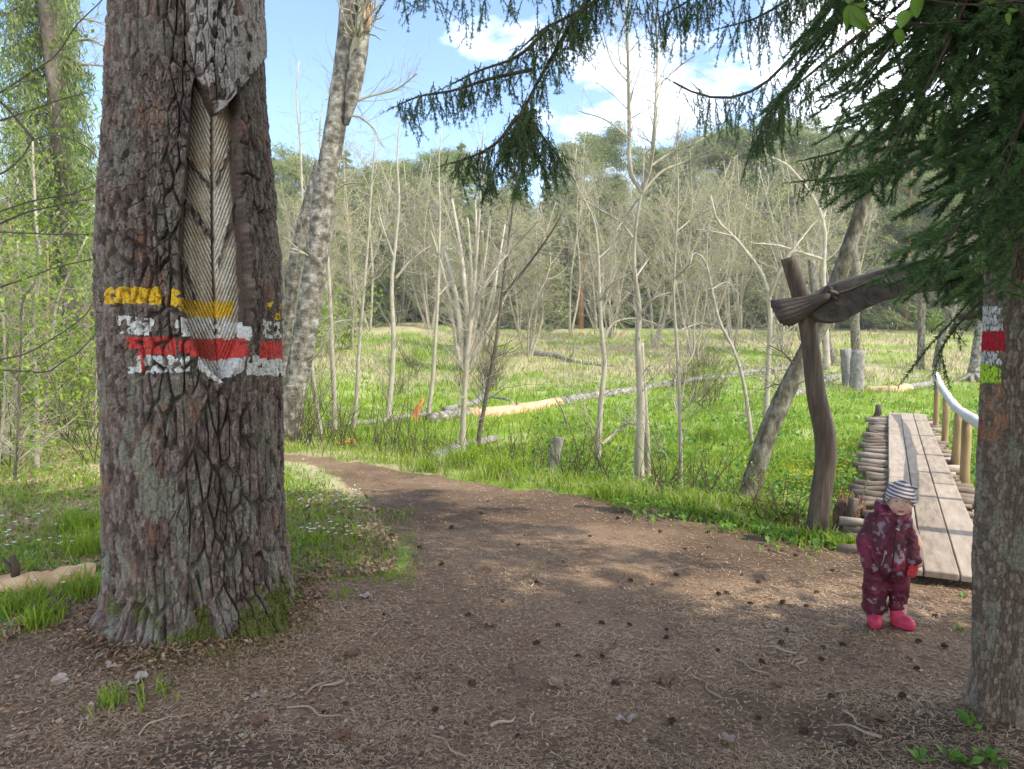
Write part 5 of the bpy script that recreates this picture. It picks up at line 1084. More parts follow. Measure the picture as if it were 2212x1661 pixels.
for lab, pts, w, mat in [('pale birch pole with a gentle bend, tallest among the poles left of the pine', [(80, 1010), (82, 930), (78, 830), (72, 700), (82, 620), (88, 560), (80, 500), (75, 420), (70, 300)], 11, m_sap), ('tan straight pole near the left edge of the left wood', [(50, 1000), (46, 900), (36, 780), (27, 680), (24, 560), (20, 440)], 10, m_rail), ('thin dark crooked pole in front of the tan pole', [(32, 1040), (38, 960), (42, 840), (46, 740), (54, 640), (76, 610)], 7, m_sapdk), ('slanting pale pole crossing the left wood towards the pine', [(86, 980), (100, 860), (113, 730), (125, 650), (150, 590), (175, 540), (188, 512)], 9, m_sap), ('short pale pole between the tan pole and the pale birch pole', [(18, 985), (20, 900), (30, 840), (44, 770), (48, 680), (40, 600), (38, 520)], 9, m_sap), ('thin tan pole nearest the dark trunk', [(100, 960), (100, 860), (100, 760), (104, 640), (102, 520)], 6, m_rail), ('pale pole hard by the edge of the pine', [(208, 960), (205, 880), (208, 800), (212, 700), (206, 600)], 9, m_sap), ('leaning thin pole at the extreme left edge', [(-6, 1030), (4, 940), (10, 830), (8, 700), (-4, 560)], 8, m_sap)]:
    traced('leafy_pole', lab, 'sapling', pts, w, 4, mat, [], 46, (.4, 1.3), group=LG, buds=380, budmat=m_spring, budsize=.055, twmat=m_twig, f0=.1)
e = empty('hazel_bush', (-4.9, 4.9, 0)); tag(e, 'hazel bush reaching dark thin boughs with small fresh leaves in from the left edge', 'hazel bush')
mb = MB(); tube(mb, spline([(0, 0, -.2), (.1, 0, .9), (0, .1, 2.0), (-.1, .1, 3.4)], 14), np.linspace(.035, .016, 14), 7); mb.obj('trunk', m_sapdk, e)
for pts in ([(-420, 420), (-120, 400), (0, 377), (50, 336), (72, 301), (91, 294), (132, 293), (176, 310), (219, 350)], [(72, 301), (26, 246), (0, 219), (-80, 180)], [(-420, 520), (-100, 480), (0, 456), (73, 433), (146, 421), (219, 393)], [(-300, 540), (0, 483), (47, 462), (140, 440), (200, 430)], [(-420, 500), (-100, 500), (0, 501), (117, 506), (213, 506)], [(-420, 800), (-60, 785), (0, 776), (56, 764), (102, 738), (158, 702), (196, 667), (204, 630)], [(-420, 700), (0, 799), (47, 802), (85, 805), (91, 808), (140, 779), (187, 743), (219, 708)], [(-420, 260), (0, 200), (60, 160), (120, 120), (160, 60), (200, 20), (230, -10)], [(-300, 300), (0, 260), (60, 240), (130, 215), (190, 200)], [(-300, 620), (0, 620), (60, 600), (130, 575), (200, 560)]):
    P = spline(np.array([at(np.array(float(a)), np.array(float(b)), 4.9 + .12 * math.sin(a)) for a, b in pts]) - np.array(e.location), 24); wb = MB(); tube(wb, P, np.linspace(.011, .0035, 24), 5); tp_ = twigs(wb, P, 26, .12, .45, .0028, up=.15, f0=.35, sub=3)
    b = wb.obj('branch', m_sapdk, e); lb = MB(); k = rng.integers(0, len(tp_), 130); leaves(lb, tp_[k] + rng.normal(size=(130, 3)) * .015, rng.uniform(.022, .042, 130), rng.uniform(.018, .03, 130), rng.uniform(0, 1, 130), up=.35); lb.obj('leaves', m_spring, b)
# ------------------------------------------------------------------ thicket and forest behind the meadow
def bare_template(seed, H, stems, mat, nb=1500):
    global rng
    keep = rng; rng = np.random.default_rng(seed); e = empty('bare_tree', (0, 0, -90)); wb, tb = MB(), MB(); tips = []
    for s_ in range(stems):
        a = rng.uniform(0, 6.28); ln = rng.uniform(.05, .34) * H; top = np.array([math.cos(a) * ln, math.sin(a) * ln, H * rng.uniform(.75, 1)])
        P = spline(np.array([[0, 0, -.3], top * [.25, .25, .3] + rng.normal(size=3) * .15, top * [.6, .6, .65] + rng.normal(size=3) * .25, top]), 12); tube(wb, P, np.linspace(.0060 * H + .012, .010, 12), 6)
        for q in range(9):
            f = rng.uniform(.2, .92) * 11; b = int(f); p = P[b]; d = unit(np.array([rng.normal(), rng.normal(), .75])); L2 = H * rng.uniform(.14, .34) * (1.1 - f / 14); Q_ = spline([p, p + d * L2 * .5 + rng.normal(size=3) * .12, p + d * L2 + [0, 0, .2 * L2]], 7)
            tube(wb, Q_, np.linspace(.019, .008, 7) * H / 8, 4, cap=False); tips.append(twigs(tb, Q_, 15, .4, 1.5, .0085, up=.4, sub=4, f0=.05))
        tips.append(twigs(tb, P, 20, .5, 1.8, .009, up=.35, sub=4, f0=.2))
    wb.obj('trunk', mat, e); tb.obj('branches', m_twig, e); tips = np.concatenate(tips); k = rng.integers(0, len(tips), nb); lb = MB(); leaves(lb, tips[k] + rng.normal(size=(nb, 3)) * .03, rng.uniform(.04, .09, nb), .05, rng.uniform(0, 1, nb)); lb.obj('buds', m_bud, e); rng = keep
    return e
def conifer_template(seed, H, kind):
    global rng
    keep = rng; rng = np.random.default_rng(seed); e = empty('far_spruce' if kind == 's' else 'far_pine', (0, 0, -90)); wb, lb = MB(), MB()
    tube(wb, np.array([[0, 0, -.4], [0, 0, H * .5], [.1, 0, H]]), [.017 * H, .011 * H, .02], 8)
    if kind == 's':
        for k in range(64):
            z = H * (.06 + .92 * k / 64); ln = .23 * H * (1 - z / H)**.85 + .15; a = k * 2.4 + rng.normal() * .3; d = np.array([math.cos(a), math.sin(a), 0]); n = int(44 + 64 * ln); f = rng.uniform(.1, 1, n)**.8
            c = np.array([0, 0, z]) + f[:, None] * ln * d + rng.normal(size=(n, 3)) * np.array([.22, .22, .12]) * (.4 + ln * .22) - np.stack([0 * f, 0 * f, .30 * ln * f**1.4], -1); leaves(lb, c, rng.uniform(.3, .62, n), .065, rng.uniform(0, 1, n), D=unit(d + rng.normal(size=(n, 3)) * .4 + [0, 0, -.45])); sticks(wb, np.array([[0, 0, z]]), np.array([[0, 0, z - .2 * ln]]) + ln * d, .04, .01)
    else:
        for k in range(38):
            z = H * rng.uniform(.42, .99); a = rng.uniform(0, 6.28); ln = H * .17 * rng.uniform(.5, 1) * (1.25 - abs(z / H - .70) * 1.6); d = np.array([math.cos(a), math.sin(a), .25]); sticks(wb, np.array([[0, 0, z]]), np.array([[0, 0, z]]) + ln * d, .05, .015)
            for q in range(7):
                n = 66; c = np.array([0, 0, z]) + ln * d * rng.uniform(.45, 1.1) + rng.normal(size=3) * [.4, .4, .2] + rng.normal(size=(n, 3)) * [.38, .38, .20]; leaves(lb, c, rng.uniform(.25, .45, n), .055, rng.uniform(0, 1, n), D=unit(rng.normal(size=(n, 3)) + [0, 0, .5]))
    wb.obj('trunk', m_conbark if kind == 's' else m_pinered, e); lb.obj('crown', m_conif, e); rng = keep
    return e
bares = [bare_template(301, 8.5, 3, m_sap, 2600), bare_template(302, 7.5, 5, m_sap, 3000), bare_template(303, 9.5, 2, m_sap, 2200), bare_template(304, 6.5, 6, m_sap, 3200)]
cons = [conifer_template(311, 15, 's'), conifer_template(312, 13, 's'), conifer_template(313, 16, 'p'), conifer_template(314, 14, 'p')]
usedt = set()
def put(tpl, x, y, sc, rz, label, cat, group):
    o = tpl if tpl.name not in usedt else copy_tree(tpl)
    usedt.add(tpl.name); o.location = (x, y, float(h(x, y)) - .1); o.rotation_euler = (0, 0, rz); o.scale = (sc, sc, sc * rng.uniform(.92, 1.08)); tag(o, label, cat, group); return o
for px_, Y_, k, sc in [(640, 30, 0, 0.85), (700, 34, 1, 0.95), (760, 27, 0, 0.75), (800, 36, 2, 1.0), (930, 38, 3, 1.1), (1050, 30, 1, 0.95), (1140, 28, 3, 0.9), (1230, 38, 2, 1.0), (1320, 35, 1, 1.15), (1410, 31, 0, 1.05), (1500, 28, 1, 0.95), (1585, 30, 0, 1.1), (1690, 29, 3, 1.05), (1735, 34, 0, 1.15), (1790, 40, 1, 1.1), (1840, 44, 2, 1.0), (1910, 52, 1, 1.0), (1985, 54, 0, 1.0), (2070, 50, 3, 1.0), (2160, 46, 1, 1.1), (2260, 44, 0, 1.0), (670, 26, 1, 0.7), (1480, 42, 2, 1.2), (1600, 41, 0, 1.3), (1290, 42, 1, 1.1), (870, 42, 1, 1.1), (1120, 44, 2, 1.1), (745, 42, 3, 1.1)]:
    if Y_ < 44: Y_, sc = Y_ * 1.22, sc * 1.25
    put(bares[k], (px_ - CX) / FPX * Y_, Y_, sc * rng.uniform(.75, 1.2), rng.uniform(0, 6.28), 'bare grey multi stemmed tree with opening buds in the thicket behind the meadow', 'bare tree', 'bare trees of the thicket behind the meadow')
q = 0
for row, (Y0, n) in enumerate(((53, 40), (60, 44), (69, 40), (80, 38))):
    for k in range(n):
        px_ = 420 + (k + .5 + rng.uniform(-.35, .35)) * 2000 / n; Y_ = Y0 + rng.uniform(-4, 4); x = (px_ - CX) / FPX * Y_
        s_ = (.88 + .26 * smooth(1000, 1800, px_)) * rng.uniform(.80, 1.08) * (Y_ / 60)**.35 * .92; kind = rng.choice([0, 1, 2, 3], p=[.34, .26, .22, .18])
        put(cons[kind], x, Y_, s_, rng.uniform(0, 6.28), ('dark green spruce' if kind < 2 else 'tall pine with reddish upper trunk') + ' in the forest edge beyond the meadow', 'spruce tree' if kind < 2 else 'pine tree', 'far spruces beyond the meadow' if kind < 2 else 'far pines beyond the meadow')
for px_, Y_, sc in ((805, 47, .55), (1185, 50, .58), (1225, 53, .62), (1140, 52, .5), (1880, 60, .5), (1940, 62, .55), (2030, 63, .5), (760, 52, .6), (850, 54, .6), (700, 55, .6), (1320, 55, .6), (1400, 52, .45), (1500, 56, .5), (1080, 55, .55), (930, 55, .55), (640, 54, .6), (2100, 62, .5), (1600, 57, .5)):
    put(cons[1], (px_ - CX) / FPX * Y_, Y_, sc, rng.uniform(0, 6), 'low dark spruce behind the bare thicket at the far meadow edge', 'spruce tree', 'low dark spruces at the far meadow edge')
# left wood background
for k in range(26):
    Y_ = rng.uniform(13, 30); px_ = rng.uniform(-180, 240); put(bares[rng.integers(0, 4)], (px_ - CX) / FPX * Y_, Y_, rng.uniform(.55, .95), rng.uniform(0, 6), 'bare grey twiggy tree deep in the left wood', 'bare tree', 'bare trees deep in the left wood')
for k in range(8):
    Y_ = rng.uniform(30, 46); px_ = rng.uniform(-150, 330); put(cons[k % 2], (px_ - CX) / FPX * Y_, Y_, rng.uniform(.55, .85), rng.uniform(0, 6), 'spruce far back in the left wood', 'spruce tree', 'spruces far back in the left wood')
def leafbush(x, y, hh, n, nl, mat, label, group, size=.05, stems=10, spread=.35, cat='shrub', smat=None):
    e = empty('shrub', (x, y, float(h(x, y)))); tag(e, label, cat, group); wb, lb = MB(), MB(); tp_ = []
    for s_ in range(stems):
        d = np.array([rng.normal() * spread, rng.normal() * spread, 1]) * hh * rng.uniform(.5, 1); o = np.array([rng.normal() * .25 * spread, rng.normal() * .25 * spread, -.1]); P = spline([o, o + d * .5 + rng.normal(size=3) * .05, o + d + rng.normal(size=3) * .08], 8); tube(wb, P, np.linspace(.006, .002, 8), 4, cap=False); tp_.append(twigs(wb, P, n, hh * .1, hh * .35, .0022, up=.3, sub=2))
    tp_ = np.concatenate(tp_); k = rng.integers(0, len(tp_), nl); leaves(lb, tp_[k] + rng.normal(size=(nl, 3)) * .02, rng.uniform(.6, 1.3, nl) * size, size * .7, rng.uniform(0, 1, nl)); wb.obj('stems', smat or m_brownstem, e); lb.obj('leaves', mat, e); return e
for k in range(22):
    Y_ = rng.uniform(8, 17); px_ = rng.uniform(-60, 215); leafbush((px_ - CX) / FPX * Y_, Y_, rng.uniform(1.4, 3.6), 14, 520, m_spring, 'leafy undergrowth shrub with yellow green spring leaves in the left wood', 'leafy shrubs of the left wood', .062, 9, .35)
for px_, Y_, hh in [(640, 10.3, 1.3), (665, 11, 1.2), (700, 10.4, .9), (740, 10.8, 1.0), (790, 10.6, 1.0), (830, 10.2, 1.0), (880, 10.3, 1.2), (925, 9.9, .9), (980, 9.6, .9), (1090, 9.2, .8), (1150, 9.0, .8), (1235, 8.6, .9), (1262, 8.5, 1.1), (1310, 8.4, .9), (1420, 8.0, .7), (1450, 7.9, .9), (1530, 7.6, .9), (1570, 7.5, .9), (1660, 7.0, .8), (1710, 6.8, .7), (1840, 6.9, .6), (640, 12.5, 2.2), (620, 13.5, 2.6), (720, 13, 1.7)]:
    leafbush((px_ - CX) / FPX * Y_, Y_, hh, 12, 130, m_spring, 'thin brown stemmed shrub with tiny fresh leaves at the verge between path and meadow', 'small shrubs along the verge of the path', .026, 9, .30)
for k, (px_, Y_, sc) in enumerate(((700, 30, .3), (740, 33, .33), (655, 28, .34))): leafbush((px_ - CX) / FPX * Y_, Y_, 3.2, 16, 900, m_spring, 'bright yellow green leafing bush behind the leaning birch', 'yellow green bushes behind the leaning birch', .13, 12, .35)
leafbush((2018 - CX) / FPX * 46, 46, 1.6, 16, 900, m_spring, 'rounded bright green bush at the far meadow edge under the carved beam', None, .16, 14, .5)
for k in range(9):
    Y_ = rng.uniform(22, 30); px_ = rng.uniform(830, 1140); leafbush((px_ - CX) / FPX * Y_, Y_, 1.5, 16, 40, m_bud, 'low reddish brown brush at the foot of the willow', 'low brown brush around the willow', .04, 16, .4)
for k in range(8):
    Y_ = rng.uniform(18, 30); px_ = rng.uniform(1450, 1720); leafbush((px_ - CX) / FPX * Y_, Y_, 1.5, 16, 60, m_bud, 'low brown twiggy brush in the meadow left of the gateway', 'low brown brush left of the gateway', .04, 16, .4)
# trees right of and behind the viewer : only their shade reaches the picture
def shade_tree(x, y, H, lo):
    e = empty('spruce_tree', (x, y, 0)); tag(e, 'tall spruce standing outside the picture on the sunny side of the clearing', 'spruce tree', 'spruces outside the picture on the sunny side'); wb, lb = MB(), MB(); tube(wb, np.array([[0, 0, -.3], [0, 0, H * .5], [0, 0, H]]), [.22, .15, .02], 10)
    for k in range(60):
        z = lo + (H - lo) * k / 60; ln = 2.7 * (1 - (z - lo * .4) / (H - lo * .4))**.8 + .15; a = k * 2.4; d = np.array([math.cos(a), math.sin(a), 0]); n = int(170 * ln); f = rng.uniform(.08, 1, n); c = np.array([0, 0, z]) + f[:, None] * ln * d + rng.normal(size=(n, 3)) * [.3, .3, .14] - np.stack([0 * f, 0 * f, .35 * ln * f**1.4], -1)
        leaves(lb, c, .28, .10, rng.uniform(0, 1, n), D=unit(d + rng.normal(size=(n, 3)) * .5 + [0, 0, -.5])); sticks(wb, np.array([[0, 0, z]]), np.array([[0, 0, z - .3 * ln]]) + ln * d, .03, .008)
    wb.obj('trunk', m_conbark, e); lb.obj('crown', m_needles_dark, e)
for a in ((4.9, .6, 10.5, 2.2), (6.9, -1.6, 13, 3), (3.4, -2.4, 12, 2.5), (5.6, -3.8, 14, 3), (1.4, -4.4, 13, 3)): shade_tree(*a)
# ------------------------------------------------------------------ ground cover
def scatter(n, x0, x1, y0, y1, cond=None):
    P = gp(rng.uniform(x0, x1, n), rng.uniform(y0, y1, n)); P = P[~np.isnan(P[:, 0])]
    return P[cond(P)] if cond is not None else P
offp = lambda P: ~onpath(P[:, 0], P[:, 1])
def keep_clear(P):      # nothing grows through the trunks, the bridge deck or the tan log
    b = tolocal(P); a = ~((b[:, 0] > -.2) & (b[:, 0] < 10.2) & (np.abs(b[:, 1]) < .62))
    return a & (np.hypot(P[:, 0] - PINE_C[0], P[:, 1] - PINE_C[1]) > .52) & (np.hypot(P[:, 0] - SP[0], P[:, 1] - SP[1]) > .24) & ~((np.abs(P[:, 1] - 4.60) < .12) & (P[:, 0] < -2.5) & (P[:, 0] > -4.2))
mg, mdry, mh, mw, my = MB(), MB(), MB(), MB(), MB()
# near grass left of the pine and right of the pine, thin towards the bare soil
P = scatter(46000, -300, 960, 880, 1420, lambda P: offp(P) & keep_clear(P) & (P[:, 1] < 11)); e_ = polydist(P[:, 0], P[:, 1], PATH); dn = fbm(P[:, 0] * 1.3, P[:, 1] * 1.3, 201)
P = P[(rng.uniform(0, 1, len(P)) < smooth(0, .5, e_) * (.15 + .85 * smooth(.38, .58, dn)))]
P = P[rng.uniform(0, 1, len(P)) < .95]; k = len(P); d = np.hypot(P[:, 0], P[:, 1]); hs_ = rng.uniform(.04, .13, k) * (.7 + .6 * fbm(P[:, 0], P[:, 1], 202)); blades(mg, P, hs_, .0045 + .0005 * d, rng.uniform(.3, .9, k), np.clip(rng.normal(.45, .22, k), 0, .82))
P = scatter(26000, -300, 960, 880, 1420, lambda P: offp(P) & keep_clear(P) & (P[:, 1] < 12)); k = len(P); blades(mdry, P, rng.uniform(.02, .09, k), .005, rng.uniform(.8, 1.3, k), rng.uniform(0, 1, k))
# verge of the path
P = scatter(60000, 560, 2250, 940, 1240, lambda P: offp(P) & keep_clear(P) & (P[:, 1] > ye(P[:, 0]) - .3) & (P[:, 1] < ye(P[:, 0]) + 2.4)); dn = fbm(P[:, 0] * 2, P[:, 1] * 2, 203); P = P[rng.uniform(0, 1, len(P)) < .15 + .85 * smooth(.35, .6, dn)]
k = len(P); d = np.hypot(P[:, 0], P[:, 1]); blades(mg, P, rng.uniform(.05, .22, k) * (.5 + 1. * fbm(P[:, 0] * 1.6, P[:, 1] * 1.6, 204)), .004 + .0006 * d, rng.uniform(.3, .9, k), np.clip(rng.normal(.5, .22, k), 0, .85))
P = scatter(16000, 560, 2250, 900, 1200, lambda P: offp(P) & keep_clear(P) & (P[:, 1] > ye(P[:, 0]) - .2) & (P[:, 1] < ye(P[:, 0]) + 3)); k = len(P); blades(mdry, P, rng.uniform(.04, .28, k), .006, rng.uniform(.4, 1.2, k), rng.uniform(0, .8, k))
# stray blades creeping over the edge of the path
P = scatter(9000, 560, 2150, 960, 1260, lambda P: ~offp(P) & keep_clear(P)); e_ = polydist(P[:, 0], P[:, 1], PATH); P = P[e_ < np.abs(rng.normal(size=len(P))) * .12]; k = len(P); blades(mg, P, rng.uniform(.02, .08, k), .005, rng.uniform(.4, 1, k), rng.uniform(.2, .7, k))
P = scatter(2600, 600, 900, 1100, 1300, lambda P: ~offp(P)); P = P[fbm(P[:, 0] * 3, P[:, 1] * 3, 205) > .52]; k = len(P); blades(mg, P, rng.uniform(.02, .07, k), .005, rng.uniform(.4, 1, k), rng.uniform(.2, .7, k))
# meadow
P = scatter(150000, -250, 2400, 722, 1130, lambda P: offp(P) & keep_clear(P) & (P[:, 1] > ye(P[:, 0]) + 1.2) & (P[:, 1] < 62)); d = P[:, 1]
dn = fbm(P[:, 0] * .5, P[:, 1] * .5, 41); dry_ = rng.uniform(0, 1, len(P)) < smooth(20, 30, d) * smooth(.30, .6, dn) * .8 + smooth(-5, -9, P[:, 0]) * .15
thin = rng.uniform(0, 1, len(P)) < .35 + .65 * smooth(.36, .56, fbm(P[:, 0] * 1.4, P[:, 1] * 1.4, 206)); P, d, dry_ = P[thin], d[thin], dry_[thin]; k = len(P)
hh = rng.uniform(.06, .20, k) * (.5 + .9 * fbm(P[:, 0] * .9, P[:, 1] * .9, 207)) * (1 + .012 * d); ww = .006 + .0009 * d; rr = np.clip(.50 + .6 * (fbm(P[:, 0] * .8, P[:, 1] * .8, 208) - .5) + rng.normal(0, .13, k), 0, .80)
blades(mg, P[~dry_], hh[~dry_], ww[~dry_], rng.uniform(.3, .8, (~dry_).sum()), rr[~dry_]); blades(mdry, P[dry_], hh[dry_] * 1.6, ww[dry_], rng.uniform(.3, .8, dry_.sum()), rng.uniform(.2, 1, dry_.sum()))
n = 3000; xx = rng.uniform(.9, 3.4, n); P = np.stack([xx, ye(xx) + rng.normal(0, .28, n) + .12, 0 * xx], -1); P[:, 2] = h(P[:, 0], P[:, 1]); P = P[keep_clear(P)]; k = len(P); blades(mg, P, rng.uniform(.03, .12, k), .007, rng.uniform(.3, .9, k), rng.uniform(.2, .8, k)); Pl = P[:1300] + [0, 0, .04]; leaves(mh, Pl, rng.uniform(.03, .07, len(Pl)), rng.uniform(.02, .05, len(Pl)), rng.uniform(0, 1, len(Pl)), up=.7)
# tufts
for px_, py_, n, hh in [(1480 + 24 * q, 1098 + 5.2 * q + (q % 3) * 5, 60, .11) for q in range(16)] + [(1000, 1012, 260, .34), (1085, 1030, 200, .32), (1530, 950, 200, .35), (1500, 1105, 120, .25), (1300, 1075, 120, .2), (1770, 1150, 160, .2), (1850, 1160, 200, .24), (1700, 1140, 160, .2), (930, 1020, 120, .25), (240, 1520, 46, .10), (40, 1330, 150, .22), (90, 1350, 120, .16), (330, 1515, 16, .13), (180, 1290, 120, .2), (170, 1150, 200, .26), (200, 1200, 200, .25), (840, 1210, 40, .09), (760, 1230, 40, .08), (690, 1180, 80, .12)]:
    c = gp(np.array(float(px_)), np.array(float(py_))); Pt = c + np.stack([rng.normal(size=n) * hh * .35, rng.normal(size=n) * hh * .35, np.zeros(n)], -1); Pt[:, 2] = h(Pt[:, 0], Pt[:, 1]); blades(mg, Pt, hh * rng.uniform(.5, 1.2, n), .006 + .0004 * c[1], rng.uniform(.3, .9, n), np.clip(rng.normal(.4, .2, n), 0, .75))
# low broad leaves on the wet ground by the gateway and under the saplings
P = scatter(15000, 1150, 2150, 830, 1150, lambda P: offp(P) & keep_clear(P) & (P[:, 1] > ye(P[:, 0]) + .5)); P = P[rng.uniform(0, 1, len(P)) < .1 + .9 * smooth(.42, .6, fbm(P[:, 0] * 1.1, P[:, 1] * 1.1, 209)) * smooth(1, 3, P[:, 0] + .35 * P[:, 1] - 2.0)]
k = len(P); P[:, 2] += rng.uniform(.02, .16, k); leaves(mh, P, rng.uniform(.05, .11, k), rng.uniform(.05, .09, k), rng.uniform(0, 1, k), up=.75)
P = scatter(7000, -200, 900, 1000, 1400, lambda P: offp(P) & keep_clear(P) & (P[:, 1] < 9)); P = P[fbm(P[:, 0] * 2, P[:, 1] * 2, 210) > .50]; k = len(P); P[:, 2] += rng.uniform(.02, .10, k); leaves(mh, P, rng.uniform(.02, .045, k), rng.uniform(.012, .03, k), rng.uniform(0, 1, k), up=.7)
P = scatter(2500, 1100, 1900, 1030, 1200, lambda P: offp(P) & keep_clear(P) & (P[:, 1] < ye(P[:, 0]) + .6)); k = len(P); P[:, 2] += rng.uniform(.02, .07, k); leaves(mh, P, rng.uniform(.03, .06, k), rng.uniform(.02, .045, k), rng.uniform(0, 1, k), up=.7)
for px_, py_ in ((2125, 1640), (2100, 1570), (2150, 1650), (2090, 1655), (2045, 1640), (1990, 1650), (2080, 1290), (2075, 1360)):      # weeds at the foot of the spruce
    c = gp(np.array(float(px_)), np.array(float(py_))); n = 9; a = rng.uniform(0, 6.28, n); sz_ = rng.uniform(.03, .075, n) * (1 if py_ > 1500 else .6); Dd = np.stack([np.cos(a), np.sin(a), rng.uniform(.3, 1.1, n)], -1); leaves(mh, c + Dd * sz_[:, None] * .5, sz_, sz_ * .45, rng.uniform(.2, .8, n), D=Dd, up=.5)
# white anemones and yellow marsh marigolds
def flowers(mb, P, rad, np_, hh):
    for q in range(np_):
        a = q * 6.283 / np_ + rng.uniform(0, .3, len(P)); Dd = np.stack([np.cos(a), np.sin(a), .35 + 0 * a], -1); leaves(mb, P + [0, 0, hh] + Dd * rad * .55, rad, rad * .55, .5, D=Dd, up=.8)
def grp(n, x0, x1, y0, y1, thr, sd): 
    P = scatter(n, x0, x1, y0, y1, lambda P: offp(P) & keep_clear(P)); return P[fbm(P[:, 0] * 1.5, P[:, 1] * 1.5, sd) > thr]
flowers(mw, np.concatenate([grp(90, 612, 800, 1010, 1190, .46, 211), grp(70, 640, 860, 950, 985, .46, 212), grp(50, 0, 215, 1130, 1300, .5, 213)]), .017, 6, .10)
flowers(my, np.concatenate([grp(420, 1690, 1890, 965, 1110, .47, 214), grp(60, 1480, 1700, 930, 1060, .52, 215)]), .020, 5, .13)
tag(mg.obj('grass', m_grass), kind='stuff'); tag(mdry.obj('dry_grass', m_dry), kind='stuff'); tag(mh.obj('ground_cover', m_herb), kind='stuff')
tag(mw.obj('wood_anemones', m_white), kind='stuff'); tag(my.obj('marsh_marigolds', m_yellowfl), kind='stuff')
# needle litter, leaf fragments, soil crumbs on the path
P = np.concatenate([scatter(120000, -260, 2480, 985, 1800, lambda P: ~offp(P)), scatter(30000, -260, 2480, 1250, 2100, lambda P: ~offp(P))]); d = np.hypot(P[:, 0], P[:, 1])
P = P[rng.uniform(0, 1, len(P)) < (.2 + .8 * smooth(.34, .56, fbm(P[:, 0] * 2.4, P[:, 1] * 2.4, 221))) * (1 - .6 * smooth(.52, .68, fbm(P[:, 0] * .55 + 3, P[:, 1] * .8, 44)))]; d = np.hypot(P[:, 0], P[:, 1]); k = len(P)
a = rng.uniform(0, 6.283, k); Dd = np.stack([np.cos(a), np.sin(a), rng.normal(size=k) * .16], -1); ln = rng.uniform(.018, .05, k) * (.9 + .05 * d); wd = .0016 + .0006 * d * rng.uniform(.6, 1.2, k)
pit = .012 * (fbm(P[:, 0] * 14, P[:, 1] * 14, 31) - .5) + .009 * (fbm(P[:, 0] * 40, P[:, 1] * 40, 32) - .5); P[:, 2] += pit + .005
s_ = np.stack([-np.sin(a), np.cos(a), 0 * a], -1); bend = (rng.normal(size=k) * .12)[:, None] * ln[:, None] * s_ + np.array([0, 0, .002])
V = np.stack([P - Dd * ln[:, None] * .5 - s_ * wd[:, None] * .4, P - Dd * ln[:, None] * .5 + s_ * wd[:, None] * .4, P + bend + s_ * wd[:, None] * .5, P + bend - s_ * wd[:, None] * .5, P + Dd * ln[:, None] * .5], 1); b = (np.arange(k) * 5)[:, None]
mb = MB(); mb.add(V, b + np.array([[0, 1, 2, 3]]), b + np.array([[3, 2, 4]]), np.repeat(np.clip(.5 + .5 * (fbm(P[:, 0] * 1.5, P[:, 1] * 1.5, 222) - .5) + rng.normal(0, .24, k), 0, 1), 5)); tag(mb.obj('needle_litter', m_needle, None, False), kind='stuff')
P = scatter(26000, -260, 2480, 1000, 1800, lambda P: ~offp(P)); e_ = smooth(1.5, -2.5, P[:, 0]) * .6 + .4; P = P[rng.uniform(0, 1, len(P)) < e_]; k = len(P); P[:, 2] += .008 + .012 * (fbm(P[:, 0] * 14, P[:, 1] * 14, 31) - .5); big = 1 + .35 * (P[:, 0] < -.2) * (rng.uniform(0, 1, k) < .4)
mb = MB(); a = rng.uniform(0, 6.28, k); leaves(mb, P, rng.uniform(.008, .026, k) * big, rng.uniform(.007, .022, k) * big, np.clip(rng.normal(.5, .26, k), 0, 1), up=.82, D=np.stack([np.cos(a), np.sin(a), rng.normal(size=k) * .2], -1)); tag(mb.obj('leaf_litter', m_chip, None, False), kind='stuff')
P = scatter(5000, 0, 240, 960, 1420, offp); P = np.concatenate([P, scatter(5000, 600, 860, 1060, 1300, offp)]); P = P[keep_clear(P)]; k = len(P); P[:, 2] += .02; mb = MB(); leaves(mb, P, rng.uniform(.02, .06, k), rng.uniform(.012, .04, k), np.clip(rng.normal(.6, .25, k), 0, 1), up=.7); tag(mb.obj('leaf_litter', m_chip, None, False), kind='stuff')
n = 5200; ph_ = rng.uniform(0, 6.283, n); rr_ = np.interp(np.full(n, .03), tz, tr) + .02 + np.abs(rng.normal(0, .13, n)); P = np.stack([PINE_C[0] + rr_ * np.cos(ph_), PINE_C[1] + rr_ * np.sin(ph_), 0 * rr_], -1); P[:, 2] = h(P[:, 0], P[:, 1]) + rng.uniform(.004, .035, n) * np.exp(-(rr_ - .5) / .15).clip(0, 1.3)
mb = MB(); a = rng.uniform(0, 6.28, n); leaves(mb, P, rng.uniform(.012, .045, n), rng.uniform(.004, .022, n), np.clip(rng.normal(.42, .24, n), 0, 1), up=.6, D=np.stack([np.cos(a), np.sin(a), rng.normal(size=n) * .4], -1)); tag(mb.obj('bark_litter', m_chip, None, False), kind='stuff')
n = 2600; ph_ = rng.normal(-.75, .5, n); rr_ = .52 + np.abs(rng.normal(0, .12, n)); P = np.stack([PINE_C[0] + rr_ * np.cos(ph_), PINE_C[1] + rr_ * np.sin(ph_), 0 * rr_], -1); P[:, 2] = h(P[:, 0], P[:, 1]); mb = MB(); blades(mb, P, rng.uniform(.008, .024, n), .006, rng.uniform(.3, 1, n), rng.uniform(0, 1, n)); tag(mb.obj('moss', m_moss), kind='stuff')
